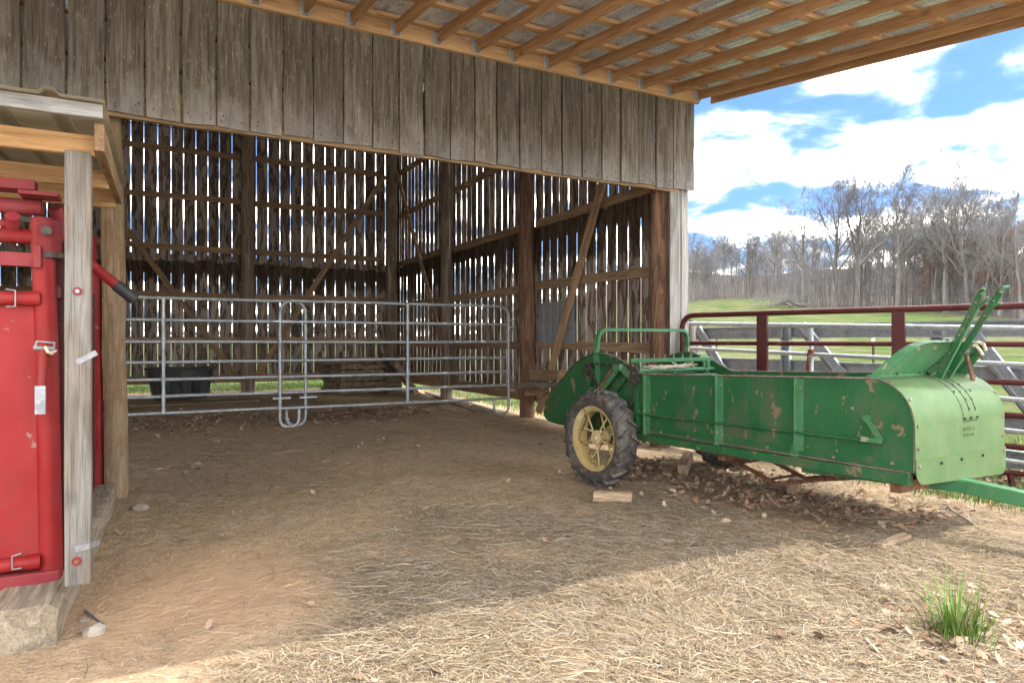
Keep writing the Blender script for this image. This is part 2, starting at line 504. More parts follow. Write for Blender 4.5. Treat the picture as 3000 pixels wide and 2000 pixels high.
def inner_low():
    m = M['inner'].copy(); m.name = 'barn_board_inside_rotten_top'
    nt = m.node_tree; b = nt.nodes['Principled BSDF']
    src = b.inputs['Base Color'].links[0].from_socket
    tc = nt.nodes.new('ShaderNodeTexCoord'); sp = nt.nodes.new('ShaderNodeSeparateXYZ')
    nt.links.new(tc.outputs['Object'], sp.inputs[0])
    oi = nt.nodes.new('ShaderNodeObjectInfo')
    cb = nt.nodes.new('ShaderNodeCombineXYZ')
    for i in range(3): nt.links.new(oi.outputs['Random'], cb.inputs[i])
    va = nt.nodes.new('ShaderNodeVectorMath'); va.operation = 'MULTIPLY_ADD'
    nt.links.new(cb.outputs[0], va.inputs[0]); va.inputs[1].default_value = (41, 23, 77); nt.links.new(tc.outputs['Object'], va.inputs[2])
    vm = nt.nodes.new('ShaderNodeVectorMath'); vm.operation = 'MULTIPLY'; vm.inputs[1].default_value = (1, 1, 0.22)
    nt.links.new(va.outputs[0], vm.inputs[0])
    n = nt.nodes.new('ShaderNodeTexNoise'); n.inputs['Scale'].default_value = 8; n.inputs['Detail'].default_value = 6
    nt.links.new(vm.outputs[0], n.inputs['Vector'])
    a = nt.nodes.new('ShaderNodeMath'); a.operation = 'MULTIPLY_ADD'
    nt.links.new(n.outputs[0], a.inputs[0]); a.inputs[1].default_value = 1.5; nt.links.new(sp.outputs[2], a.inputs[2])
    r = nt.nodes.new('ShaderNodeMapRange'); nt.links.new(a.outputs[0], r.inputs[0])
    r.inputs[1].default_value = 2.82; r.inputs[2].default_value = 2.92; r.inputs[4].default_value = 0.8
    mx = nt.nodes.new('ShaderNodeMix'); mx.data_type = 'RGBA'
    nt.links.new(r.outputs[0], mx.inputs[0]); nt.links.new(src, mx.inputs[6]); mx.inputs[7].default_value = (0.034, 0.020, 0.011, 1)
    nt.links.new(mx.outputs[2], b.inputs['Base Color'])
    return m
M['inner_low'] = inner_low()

# ------------------------------------------------------------------ ground
def sstep(a, b, x):
    t = min(1.0, max(0.0, (x - a) / (b - a))); return t * t * (3 - 2 * t)
EDGE = [(1500, 150), (1900, 120), (2027, 118), (2110, 140), (2190, 146), (2260, 150), (2320, 120), (2357, 98), (2440, 96), (2560, 92), (2674, 86), (2800, 78), (3000, 66), (3400, 58), (6000, 55)]
def wood_edge(b):
    for (a, u), (c, w) in zip(EDGE, EDGE[1:]):
        if a <= b <= c: return u + (w - u) * (b - a) / (c - a)
    return 150 if b < 1500 else 55
def ground_z(x, y, fine=True):
    d = x * CF.x + y * CF.y
    s = x * CR.x + y * CR.y
    z = 0.0
    if d > 20:
        b = 1500 + 2000 * s / d
        q = d - 32
        rise = 0.09 * (q if q > 12 else (12 * math.exp((q - 12) / 14) if q > -40 else 0))
        if d > 90: rise += 0.055 * max(0, min(d, 270) - wood_edge(b) - 14)
        if d > 270: rise = rise - 0.09 * (d - 270)
        z += rise * (0.12 + 0.88 * sstep(1300, 1950, b))
    z += 0.010 * min(10, max(0, y - 6.3))
    if fine:
        r = math.hypot(x - 2, y - 6)
        k = 1 - sstep(14, 40, r)
        if k > 0:
            z += k * (0.034 * noise.noise((x * 0.55, y * 0.55, 1.7)) + 0.020 * noise.noise((x * 1.9, y * 1.9, 5.0)) + 0.009 * noise.noise((x * 6.1, y * 6.1, 2.0)))
        if r > 25:
            z += 0.25 * noise.noise((x * 0.05, y * 0.05, 8.0)) * sstep(25, 60, r)
    return z
def axis(fine0, fine1, step, lo, hi):
    v = list(np.arange(fine0, fine1 + 1e-6, step)); out = []
    s, x = step, fine1
    while x < hi: s *= 1.09; x += s; out.append(x)
    s, x = step, fine0; pre = []
    while x > lo: s *= 1.09; x -= s; pre.append(x)
    return list(reversed(pre)) + v + out
gx = axis(-2.5, 8.5, 0.09, -900, 1200)
gy = axis(0.4, 12, 0.09, -500, 1300)
gv = [(x, y, ground_z(x, y)) for y in gy for x in gx]
nx = len(gx)
gf = [(j * nx + i, j * nx + i + 1, (j + 1) * nx + i + 1, (j + 1) * nx + i) for j in range(len(gy) - 1) for i in range(nx - 1)]
gme = bpy.data.meshes.new('ground'); gme.from_pydata(gv, [], gf)
ca = gme.color_attributes.new('Zone', 'FLOAT_COLOR', 'POINT')
cols = []
for x, y, z in gv:
    d = x * CF.x + y * CF.y; s = x * CR.x + y * CR.y
    b = 1500 + 2000 * s / d if d > 5 else (99999 if s > 0 else -99999)
    n1 = noise.noise((x * 0.8, y * 0.8, 3.0))
    grass = max(sstep(5.75, 6.4, x + 0.35 * n1 - 0.25 * max(0, 4.0 - y)), sstep(16.5, 17.4, y + 0.4 * n1), sstep(-6, -8, x))
    if y < 1.0: grass *= sstep(7.5, 9.5, x)
    forest = sstep(-1.5, 2.5, d - wood_edge(b) + 3 * noise.noise((x * 0.12, y * 0.12, 1))) if d > 40 else 0
    clay = (1 - sstep(0.25, 1.0, math.hypot((x - 0.22) / 0.9, (y - 3.75) / 1.2))) * 0.9
    bounce_ground = (1 - sstep(0.3, 1.1, y + 0.3 * n1)) * (1 - grass)  # unseen pale ground behind the camera, added to bounce light under the roof
    cols += [grass, forest, clay, bounce_ground]
ca.data.foreach_set('color', cols)
gme.polygons.foreach_set('use_smooth', [True] * len(gme.polygons))
def ground_mat():
    t = NT('dirt_and_grass')
    v = t.coord('Object', False)
    z = t.node('ShaderNodeVertexColor'); z.layer_name = 'Zone'
    sep = t.node('ShaderNodeSeparateColor'); t.l.new(z.outputs[0], sep.inputs[0])
    a = t.noise(v, 1.1, 6, 0.6); b = t.noise(v, 9, 6, 0.65); c = t.noise(v, 70, 4, 0.6); peb = t.voro(v, 38)
    dirt = t.ramp(b, [(0.3, (0.24, 0.165, 0.10)), (0.55, (0.375, 0.275, 0.172)), (0.75, (0.47, 0.355, 0.23))])
    dirt = t.mix(t.ramp(a, [(0.4, 0.0), (0.65, 0.6)]), dirt, (0.38, 0.285, 0.195))
    dirt = t.mix(t.ramp(c, [(0.35, 0.55), (0.5, 0.0)]), dirt, (0.075, 0.05, 0.034))
    dirt = t.mix(t.ramp(peb, [(0.09, 0.75), (0.13, 0.0)]), dirt, (0.46, 0.38, 0.29))
    cov = t.node('ShaderNodeVertexColor'); cov.layer_name = 'Cover'
    fib = t.noise(t.scale(v, (1, 0.35, 1)), 60, 5, 0.7, 1.5); fib2 = t.noise(t.scale(v, (0.3, 1, 1)), 75, 4, 0.7, 1.5)
    sc_ = t.mix(t.ramp(fib, [(0.35, 0.0), (0.65, 1.0)]), (0.16, 0.11, 0.065), t.ramp(fib2, [(0.3, (0.24, 0.17, 0.10)), (0.7, (0.44, 0.34, 0.21))]))
    cbw = t.node('ShaderNodeRGBToBW'); t.l.new(cov.outputs[0], cbw.inputs[0])
    dirt = t.mix(cbw.outputs[0], dirt, sc_)
    clay = t.mix(t.ramp(b, [(0.3, 0.0), (0.7, 1.0)]), (0.36, 0.23, 0.13), (0.42, 0.29, 0.18))
    col = t.mix(sep.outputs[2], dirt, clay)
    col = t.mix(z.outputs[1], col, t.ramp(c, [(0.3, (0.40, 0.375, 0.34)), (0.7, (0.60, 0.575, 0.53))]))  # pale tone of the added bounce zone behind the camera
    ga = t.noise(v, 0.35, 6, 0.65); gb = t.noise(v, 5, 5, 0.7); gc = t.noise(t.scale(v, (0.25, 1, 1)), 0.07, 4, 0.55)
    gr = t.ramp(gb, [(0.3, (0.034, 0.056, 0.016)), (0.7, (0.066, 0.10, 0.032))])
    gr = t.mix(t.ramp(ga, [(0.40, 0.0), (0.60, 0.8)]), gr, (0.145, 0.122, 0.08))
    gr = t.mix(t.ramp(gc, [(0.42, 0.0), (0.62, 0.6)]), gr, (0.056, 0.092, 0.028))
    col = t.mix(sep.outputs[0], col, gr)
    lf = t.ramp(gb, [(0.3, (0.062, 0.052, 0.046)), (0.7, (0.11, 0.094, 0.082))])
    lf = t.mix(t.ramp(ga, [(0.5, 0.0), (0.7, 0.5)]), lf, (0.075, 0.075, 0.035))
    col = t.mix(sep.outputs[1], col, lf)
    h = t.math('ADD', t.math('MULTIPLY', b, 1.0), t.math('ADD', t.math('MULTIPLY', c, 0.35), t.math('MULTIPLY', peb, -0.35)))
    t.bump(h, 0.8, 0.02)
    return t.set(col, 0.95, 0, 0.0)
ground = put('ground', gme, ground_mat())
tag(ground, 'bare brown dirt yard running into green pasture and leaf covered woodland floor', kind='structure')

# ------------------------------------------------------------------ barn
barn = empty('barn', (2.0, 10.0, 0))
tag(barn, 'weathered grey plank barn with wide open front and gappy board walls', 'barn')
FY = 6.10
front = empty('front_wall', (2, FY, 0), parent=barn)
edges = [(0,45),(52,148),(155,240),(245,330),(335,413),(420,495),(500,572),(577,648),(652,718),(722,788),(790,855),(857,914),(918,972),(977,1033),(1036,1090),(1092,1140),(1143,1193),(1195,1243),(1245,1290),(1293,1336),(1339,1382),(1384,1424),(1427,1466),(1468,1506),(1508,1546),(1547,1575)]
hb = [(at_y(a * 1.27551, 300, FY).x, at_y(b * 1.27551, 300, FY).x) for a, b in edges]
x = hb[0][0] - 0.02
hb[0] = (hb[0][1] - 0.27, hb[0][1])
x = hb[0][0]
for i in range(15):
    x1 = x - 0.018; x0 = x1 - RND.uniform(0.23, 0.28); hb.insert(0, (x0, x1)); x = x0
hb.append((hb[-1][1] + 0.004, hb[-1][1] + 0.135))
for a, b in hb:
    o = put('board', board_mesh(3.25, b - a - 0.003, 0.024, RND, 10, 0.005, 0.014, 0.0, 0.005), M['header'], front,
            Matrix.Translation(((a + b) / 2, FY + RND.uniform(0, 0.004), 3.02)))
nb = MB()
for a, b in hb:
    for zz_ in (3.07, 3.11):
        for xx in (a + 0.045, b - 0.05):
            xq = xx + RND.uniform(-.015, .015); zq = zz_ + RND.uniform(-.03, .03)
            nb.cyl((xq, FY - 0.008, zq), (xq, FY + 0.01, zq), 0.0055, 6)
o = nb.build('nail_heads', M['rust'], front); o['kind'] = 'stuff'
plank('opening_beam', (-4.9, 6.155, 3.118), (5.50, 6.155, 3.118), 0.25, 0.045, (0, 0, 1), M['beam'], front, seg=24, wob=0.007)
plank('corner_board', at_y(1977, 900, 6.142).xy.to_3d() + Vector((0, 0, 0.12)), at_y(1977, 900, 6.142).xy.to_3d() + Vector((0, 0, 3.06)), 0.155, 0.024, (1, 0, 0), M['greyboard'], front)
plank('corner_board', at_y(2005, 900, 6.138).xy.to_3d() + Vector((0, 0, 0.12)), at_y(2005, 900, 6.138).xy.to_3d() + Vector((0, 0, 3.06)), 0.105, 0.024, (1, 0, 0), M['greyboard'], front)

def pole(name, x, y, r, h, mat, parent, seed, lean=(0, 0), taper=0.9, n=16):
    rr = random.Random(seed); mb = MB(); m = 9
    pts, rs = [], []
    for i in range(m):
        f = i / (m - 1)
        pts.append((rr.uniform(-.008, .008) + lean[0] * f, rr.uniform(-.008, .008) + lean[1] * f, -0.15 + (h + 0.15) * f))
        rs.append(r * (1 + (taper - 1) * f) * rr.uniform(0.96, 1.04))
    mb.tube(pts, rs, n)
    return put(name, mb.mesh('pole', True), mat, parent, Matrix.Translation((x, y, 0)))
pole('post', -0.205, 6.33, 0.086, 3.3, M['pole'], front, 1, (-0.06, 0), 0.93)
pole('post', 5.41, 6.36, 0.125, 3.6, M['cedar'], front, 2)
pole('post', -4.8, 6.36, 0.12, 3.6, M['cedar'], front, 9)

def ridge(y): return 6.25 + (5.3 - abs(y - 11.4)) * 0.42
right = empty('right_wall', (5.6, 11.4, 0), parent=barn)
back = empty('back_wall', (0.3, 16.6, 0), parent=barn)
left = empty('left_wall', (-5, 11.4, 0), parent=barn)
def spans(a, b, w0, w1, g0, g1, rnd):
    out = []; x = a
    while x < b - 0.12:
        w = rnd.uniform(w0, w1); e = min(b, x + w); out.append((x, e)); x = e + rnd.uniform(g0, g1)
    return out
rr = random.Random(21)
def MX(px, py, pz): return Matrix(((0, -1, 0, px), (1, 0, 0, py), (0, 0, 1, pz), (0, 0, 0, 1)))   # width along Y, thickness towards -X
for a, b in spans(6.22, 16.6, 0.205, 0.25, 0.016, 0.024, rr):
    c = (a + b) / 2; z0 = 0.30 + rr.uniform(-0.04, 0.05)
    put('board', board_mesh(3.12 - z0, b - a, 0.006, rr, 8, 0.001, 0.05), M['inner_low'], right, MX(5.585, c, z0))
    zt = ridge(c) - 0.05
    put('board', board_mesh(zt - 2.86, b - a - 0.003, 0.006, rr, 8, 0.001, 0.03), M['inner'], right, MX(5.612, c + rr.uniform(-.002, .002), 2.86))
for a, b in spans(-5.0, 5.56, 0.22, 0.26, 0.011, 0.016, rr):
    c = (a + b) / 2; z0 = 0.36 + rr.uniform(-0.02, 0.03)
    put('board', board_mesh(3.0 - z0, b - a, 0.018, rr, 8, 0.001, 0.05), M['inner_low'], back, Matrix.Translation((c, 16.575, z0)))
    put('board', board_mesh(3.55, b - a - 0.002, 0.018, rr, 8, 0.001, 0.03), M['inner'], back, Matrix.Translation((c + rr.uniform(-.002, .002), 16.60, 2.72)))
for a, b in spans(6.2, 16.6, 0.24, 0.28, 0.010, 0.018, rr):
    c = (a + b) / 2
    put('board', board_mesh(ridge(c) - 0.4, b - a, 0.022, rr, 6, 0.005, 0.02), M['inner'], left, MX(-5.0, c, 0.3))
plank('batten', (-5, 16.64, 2.95), (5.6, 16.64, 2.95), 0.42, 0.02, (0, 0, 1), M['inner'], back, seg=12)
plank('batten', (5.63, 6.3, 3.02), (5.63, 16.6, 3.02), 0.22, 0.02, (0, 0, 1), M['inner'], right, seg=12)
plank('corner_board', (5.50, 16.56, 0.3), (5.50, 16.56, 6.2), 0.14, 0.02, (1, 0, 0), M['inner'], back)
plank('corner_board', (5.57, 16.50, 0.3), (5.57, 16.50, 6.3), 0.26, 0.012, (0, 1, 0), M['inner'], right)
for k, y in enumerate((9.62, 12.98)):
    pole('post', 5.42, y, 0.128, 7.2, M['darkpole' if k else 'cedar'], right, 30 + k)
for k, x in enumerate((5.36, 2.0, -1.4, -4.8)):
    pole('post', x, 16.38, 0.155 if k else 0.15, 6.1, M['darkpole'], back, 40 + k)
GZ = (1.19, 2.14, 3.14, 4.34, 5.40)
for a, b in ((6.47, 9.52), (9.73, 12.87), (13.1, 16.25)):
    for z in GZ:
        plank('girt', (5.535, a, z + RND.uniform(-.03, .03)), (5.535, b, z + RND.uniform(-.03, .03)), 0.125, 0.04, (0, 0, 1), M['girt'], right, wob=0.004)
    plank('girt', (5.535, a, 0.37), (5.535, b, 0.37), 0.20, 0.035, (0, 0, 1), M['girt'], right, wob=0.004)
for a, b in ((-4.66, -1.53), (-1.27, 1.86), (2.15, 5.22)):
    for z in (1.27, 2.27, 3.30, 4.42, 5.40):
        plank('girt', (a, 16.53, z + RND.uniform(-.03, .03)), (b, 16.53, z + RND.uniform(-.03, .03)), 0.125, 0.04, (0, 0, 1), M['girt'], back, wob=0.004)
    plank('girt', (a, 16.53, 0.42), (b, 16.53, 0.42), 0.18, 0.035, (0, 0, 1), M['girt'], back, wob=0.004)
def brace(p0, p1, parent, w=0.12, t=0.045):
    n = (1, 0, 0) if parent is right else (0, 1, 0)
    d = (Vector(p1) - Vector(p0)).normalized()
    plank('brace', p0, p1, w, t, d.cross(Vector(n)), M['girt'], parent, wob=0.004)
brace(at_y(372, 672, 16.46), at_y(692, 1100, 16.46), back)
brace(at_y(1128, 515, 16.46), at_y(752, 1100, 16.46), back)
brace(at_x(1163, 505, 5.46), at_x(1298, 1010, 5.46), right, 0.11)
brace(at_x(1765, 535, 5.46), at_x(1614, 1085, 5.46), right, 0.13)
ro = empty('roof', (0.3, 11.4, 6.2), parent=barn)
for s in (-1, 1):
    y0, y1 = 11.4, 11.4 + s * 5.75
    z0, z1 = 6.25 + 5.3 * 0.42 + 0.04, 6.25 - 0.45 * 0.42 + 0.04
    if s < 0: y1 = 11.4 - 5.36; z1 = 6.25 - 0.06 * 0.42 + 0.04
    for k in range(14):
        xa = -5.3 + k * 0.8; xb = xa + 0.82
        mb = MB()
        prof = []
        for i in range(5):
            xx = xa + (xb - xa) * i / 4
            prof += [(xx, 0.0), (xx + 0.03, 0.02), (xx + 0.06, 0.0)] if i < 4 else [(xx, 0)]
        poly = [(px_, zz_) for px_, zz_ in prof]
        vs_ = [(px_, y0, z0 + h + 0.003 * (k % 2)) for px_, h in poly] + [(px_, y1, z1 + h + 0.003 * (k % 2)) for px_, h in poly]
        n = len(poly)
        mb.add(vs_, [(i, i + 1, n + i + 1, n + i) for i in range(n - 1)])
        mb.build('roof_panel', M['sheet'], ro)
    for i in range(6):
        f = (i + 0.3) / 6
        yy = y0 + (y1 - y0) * f; zq = z0 + (z1 - z0) * f - 0.03
        plank('purlin', (-5.2, yy, zq), (5.7, yy, zq), 0.09, 0.04, (0, 1, 0), M['girt'], ro, seg=3)
mb = MB(); pts = [(-4.9, 16.3, 5.86), (-2, 16.3, 5.80), (1, 16.3, 5.82), (5.3, 16.3, 5.85)]
mb.tube(pts, 0.012, 6); mb.build('cable', M['wire'], back)

# lean-to over the yard: a part of the barn
lean = empty('lean_to_roof', (1.6, 6.0, 4.1), parent=barn)
SL = 0.1255
RH = 0.095
def rz(y): return 4.083 - SL * (6.05 - y)          # underside of the rafters
sdir = Vector((0, 1, SL)).normalized()
plank('ledger', (-2.7, 6.076, 4.120), (2.02, 6.076, 4.120), 0.14, 0.04, (0, 0, 1), M['pine'], lean, seg=8, wob=0.001)
plank('ledger', (2.022, 6.076, 4.118), (5.74, 6.076, 4.118), 0.14, 0.04, (0, 0, 1), M['pine'], lean, seg=8, wob=0.001)
hang = MB()
hang.box((-0.023, -0.05, -0.085), (-0.0205, 0.0, 0.01)); hang.box((0.0205, -0.05, -0.085), (0.023, 0.0, 0.01)); hang.box((-0.0235, -0.05, -0.088), (0.0235, 0, -0.0855))
hang.box((-0.05, -0.003, -0.085), (-0.0205, 0.0, 0.05)); hang.box((0.0205, -0.003, -0.085), (0.05, 0.0, 0.05))
hme = hang.mesh('joist_hanger')
for k in range(-8, 13):
    x = 0.80 + 0.4083 * k
    plank('rafter', (x, 6.05, rz(6.05) + RH / 2), (x, 1.55, rz(1.55) + RH / 2), RH, 0.038, (0, 0, 1), M['rafter'], lean, seg=6, wob=0.002)
    put('joist_hanger', hme, M['hanger'], lean, Matrix.Translation((x, 6.054, 4.155)))
for i in range(9):
    y = 5.98 - 0.545 * i
    jx = RND.uniform(0.5, 3.5)
    for a, b in ((-2.62, jx), (jx + 0.004, 5.89)):
        plank('purlin', (a, y, rz(y) + RH + 0.021), (b, y, rz(y) + RH + 0.021), 0.092, 0.036, sdir, M['pine'], lean, seg=4)
for k in range(11):
    xa = -2.68 + k * 0.785; xb = xa + 0.80
    prof = []
    for i in range(4):
        xx = xa + (xb - xa) * i / 4
        prof += [(xx, 0.0), (xx + 0.02, 0.022), (xx + 0.045, 0.022), (xx + 0.065, 0.0), (xx + 0.11, 0.0), (xx + 0.12, 0.006), (xx + 0.13, 0.0)]
    prof.append((xb, 0.0))
    n = len(prof); mb = MB(); off = RH + 0.044 + 0.003 * (k % 2)
    rows = 4
    for j in range(rows + 1):
        y = 6.09 + (1.45 - 6.09) * j / rows
        mb.v += [(px_, y, rz(y) + off + h + RND.uniform(0, .002)) for px_, h in prof]
    for j in range(rows):
        mb.f += [(j * n + i, (j + 1) * n + i, (j + 1) * n + i + 1, j * n + i + 1) for i in range(n - 1)]
    mb.build('roof_panel', M['sheet'], lean)
plank('fascia_board', (5.905, 6.02, rz(6.02) + 0.055), (5.905, 3.95, rz(3.95) + 0.055), 0.135, 0.03, (0, 0, 1), M['rafter'], lean)
plank('fascia_board', (5.906, 3.945, rz(3.945) + 0.055), (5.906, 1.5, rz(1.5) + 0.055), 0.135, 0.03, (0, 0, 1), M['rafter'], lean)
# ------------------------------------------------------------------ small shelter roof over the chute
sh = empty('chute_shelter', (-0.27, 3.56, 0))
tag(sh, 'small tin roofed shelter on a pale square post over the red chute', 'shelter')
bevel(plank('post', (-0.266, 3.56, 0.19), (-0.266, 3.56, 2.078), 0.098, 0.098, (1, 0, 0), M['greypost'], sh, seg=8, wob=0.0015), 0.004)
bevel(plank('front_beam', (-2.6, 3.56, 2.118), (-0.205, 3.56, 2.118), 0.085, 0.038, (0, 0, 1), M['pine'], sh, seg=8), 0.003)
bevel(plank('rear_beam', (-2.6, 4.75, 2.215), (-0.205, 4.75, 2.215), 0.10, 0.038, (0, 0, 1), M['pine'], sh, seg=8), 0.003)
bevel(plank('rear_beam', (-2.6, 5.85, 2.31), (-0.205, 5.85, 2.31), 0.14, 0.038, (0, 0, 1), M['pine'], sh, seg=8), 0.003)
bevel(plank('rafter', (-0.184, 3.46, 2.135), (-0.184, 6.0, 2.355), 0.115, 0.038, (0, 0, 1), M['beam'], sh, seg=6), 0.003)
bevel(plank('trim_board', (-2.7, 3.17, 2.162), (-0.155, 3.17, 2.162), 0.055, 0.03, (0, 0, 1), M['greyboard'], sh, seg=10), 0.003)
for k in range(4):
    xa = -0.165 - (k + 1) * 0.64; xb = xa + 0.66
    prof = []
    for i in range(3):
        xx = xa + (xb - xa) * i / 3
        prof += [(xx, 0), (xx + 0.02, 0.02), (xx + 0.05, 0.02), (xx + 0.07, 0)]
    prof.append((xb, 0)); n = len(prof); mb = MB()
    for y, z in ((3.10, 2.192), (6.06, 2.455)):
        mb.v += [(px_, y, z + h + 0.003 * (k % 2)) for px_, h in prof]
    mb.f += [(i, n + i, n + i + 1, i + 1) for i in range(n - 1)]
    mb.build('roof_panel', M['shelter_sheet'], sh)
for zz_, dz in ((1.03, 0.0), (0.345, 0.0)):
    pass
mb = MB(); mb.cyl((-0.262, 3.505, 1.0), (-0.262, 3.4985, 1.0), 0.017, 16); mb.build('washer', M['red_dull'], sh)
WY = 3.5085
def on_post(px, py): return at_y(px, py, WY)
def disc(px, py, r, t, name, mat):
    p = on_post(px, py); b = MB(); b.cyl(p, p + Vector((0, -t, 0)), r, 18); return b.build(name, mat, sh, smooth=True)
bpy.data.objects.remove(bpy.data.objects['washer'])
disc(227, 853, 0.018, 0.004, 'washer', M['red_dull']); disc(227, 853, 0.009, 0.012, 'bolt', M['silver'])
disc(225, 1643, 0.019, 0.004, 'washer', M['red_dull']); disc(225, 1643, 0.009, 0.012, 'bolt', M['rust'])
p = on_post(225, 1062); q = on_post(283, 1032)
mb = MB(); mb.bar(p, q, 0.024, 0.003, (0, 0, 1)); mb.build('metal_strap', M['silver'], sh)
p = on_post(219, 1608); q = on_post(262, 1598)
mb = MB(); mb.bar(p, q, 0.027, 0.003, (0, 0, 1)); mb.bar(q, q + Vector((0.035, 0.05, 0)), 0.027, 0.003, (0, 0, 1)); mb.build('metal_strap', M['silver'], sh)

# ------------------------------------------------------------------ red squeeze chute
ch = empty('squeeze_chute', (-0.75, 4.9, 0.16))
tag(ch, 'red steel cattle squeeze chute with tubular gate frame and worn paint', 'cattle chute')
CY = 3.74
def cp(px, py, y=CY): return at_y(px, py, y)
base = 0.21
mb = MB(); mb.tube([cp(150, 1690), cp(137, 1000), cp(122, 640)], 0.046, 20); mb.build('gate_upright', M['red'], ch, smooth=True)
mb = MB(); mb.box((-1.35, CY - 0.012, 0.27), (cp(132, 1000).x, CY + 0.004, cp(60, 890).z)); mb.build('gate_panel', M['red'], ch)
for nm, y0 in (('frame_tube', 875), ('frame_tube', 1645)):
    z = cp(60, y0).z
    b = MB(); b.tube([(-1.35, CY - 0.03, z), (cp(110, y0).x, CY - 0.03, z)], 0.031, 16); b.build(nm, M['red'], ch, smooth=True)
    b = MB(); b.tube([(cp(82, y0).x, CY - 0.03, z), (cp(122, y0).x, CY - 0.03, z)], 0.034, 16); b.build('sleeve', M['red'], ch, smooth=True)
    pt = [cp(16, y0 - 28, CY - 0.07), cp(45, y0 - 24, CY - 0.07), cp(45, y0 + 22, CY - 0.07), cp(18, y0 + 24, CY - 0.07)]
    if y0 > 1000: pt = [cp(62, y0 - 25, CY - 0.07), cp(35, y0 - 16, CY - 0.07), cp(36, y0 + 22, CY - 0.07), cp(62, y0 + 18, CY - 0.07)]
    b = MB(); b.tube(pt, 0.004, 8); b.build('wire_latch', M['silver'], ch, smooth=True)
mb = MB(); mb.box((-1.4, CY - 0.07, 0.155), (cp(180, 1700).x, CY + 0.07, 0.222)); bevel(mb.build('base_beam', M['red_dull'], ch), 0.006)
mb = MB(); mb.tube([(-1.35, CY - 0.04, cp(60, 1000).z * 0 + 1.15), (-1.35, CY - 0.04, 0.2)], 0.046, 16); mb.tube([(-1.35, CY, 0.2), (-1.35, CY, 1.95)], 0.046, 16); mb.build('gate_upright', M['red'], ch, smooth=True)
# upper rails, collar, plates
for y0, r_, mt, dy in ((600, 0.036, 'red_dull', 0.05), (692, 0.034, 'red', 0.0)):
    z = cp(60, y0).z
    b = MB(); b.tube([(-1.35, CY + dy, z), (cp(118, y0).x, CY + dy, z)], r_, 16); b.build('top_rail', M[mt], ch, smooth=True)
mb = MB(); z = cp(60, 760).z; mb.box((-1.35, CY - 0.06, z - 0.034), (cp(128, 760).x, CY - 0.02, z + 0.025)); mb.build('square_rail', M['red_dull'], ch)
mb = MB(); z = cp(115, 755).z; mb.box((cp(104, 755).x, CY - 0.075, z - 0.05), (cp(126, 755).x, CY + 0.0, z + 0.045)); mb.build('bracket', M['red_dull'], ch)
mb = MB(); mb.tube([cp(139, 745), cp(138, 648)], 0.056, 20); mb.build('collar', M['red_dull'], ch, smooth=True)
mb = MB(); mb.tube([cp(146, 757), cp(146, 742)], 0.058, 20); mb.build('collar_ring', M['chain'], ch, smooth=True)
mb = MB(); mb.cyl(cp(136, 675, CY - 0.05), cp(136, 675, CY - 0.075), 0.022, 8); mb.build('grease_bolt', M['chain'], ch, smooth=True)
z = cp(60, 560).z
mb = MB(); mb.box((-1.4, CY - 0.06, z - 0.0), (cp(107, 560).x, CY + 0.06, z + 0.045)); mb.build('head_channel', M['red_dull'], ch)
mb = MB(); mb.box((cp(60, 580).x, CY - 0.075, z - 0.022), (cp(176, 590).x, CY + 0.075, z - 0.006)); mb.build('cap_plate', M['red_dull'], ch)
mb = MB(); mb.tube([cp(0, 655, 3.6), cp(38, 653, 3.6)], 0.018, 12); mb.tube([cp(36, 662, 3.6), cp(36, 632, 3.55)], 0.026, 14); mb.build('stub_handle', M['red_dull'], ch, smooth=True)
mb = MB(); pts = [cp(62 + (108 - 62) * i / 60, 640 + 8 * i / 60, 3.72) for i in range(61)]
mb.tube([p + Vector((0.009 * math.cos(i * 1.05), 0, 0.009 * math.sin(i * 1.05))) for i, p in enumerate(pts)], 0.003, 6); mb.build('spring', M['chain'], ch, smooth=True)
mb = MB(); mb.tube([cp(97, 775, 3.76), cp(99, 805, 3.76)], 0.008, 8); mb.tube([cp(99, 820, 3.76), cp(101, 880, 3.76)], 0.004, 6); mb.build('rope', M['rope'], ch, smooth=True)
mb = MB(); mb.box(cp(93, 822, 3.765), cp(104, 798, 3.75)); mb.build('shackle', M['silver'], ch)
# curved yoke behind and side wall running back
mb = MB(); mb.tube(fillet([cp(160, 610, 3.9), cp(190, 660, 3.95), cp(192, 760, 3.95), cp(190, 900, 3.95)], 0.12, 8), 0.032, 14); mb.build('yoke', M['red_dull'], ch, smooth=True)
mb = MB(); mb.box((-0.40, CY + 0.06, 0.26), (-0.385, 5.9, 1.15)); mb.build('side_panel', M['maroon'], ch)
for y in (CY + 0.12, 4.5, 5.2, 5.95):
    b = MB(); b.box((-0.405, y - 0.025, 0.16), (-0.345, y + 0.025, 1.72 if y < 5.5 else 1.6)); b.build('side_post', M['maroon'], ch)
mb = MB(); mb.box((-0.40, CY, 1.45), (-0.35, 6.0, 1.50)); mb.box((-0.40, CY, 1.15), (-0.36, 6.0, 1.19)); mb.build('side_rail', M['maroon'], ch)
mb = MB(); mb.box((-1.36, CY + 0.06, 0.26), (-1.345, 5.9, 1.5)); mb.build('side_panel', M['maroon'], ch)
u0 = at_z(287, 1440, 0.05)
def up(px, py): return at_y(px, py, u0.y)
mb = MB(); mb.tube([up(290, 1425), up(283, 790)], 0.036, 16); mb.build('rear_upright', M['red'], ch, smooth=True)
mb = MB(); mb.box((up(263, 1400).x, u0.y + 0.01, 0.06), (up(283, 1400).x, u0.y + 0.06, up(275, 690).z)); mb.build('rear_channel', M['red'], ch)
mb = MB(); mb.box((-1.4, u0.y - 0.07, 0.0), (up(306, 1430).x, u0.y + 0.07, 0.085)); bevel(mb.build('rear_foot', M['red_dull'], ch), 0.005)
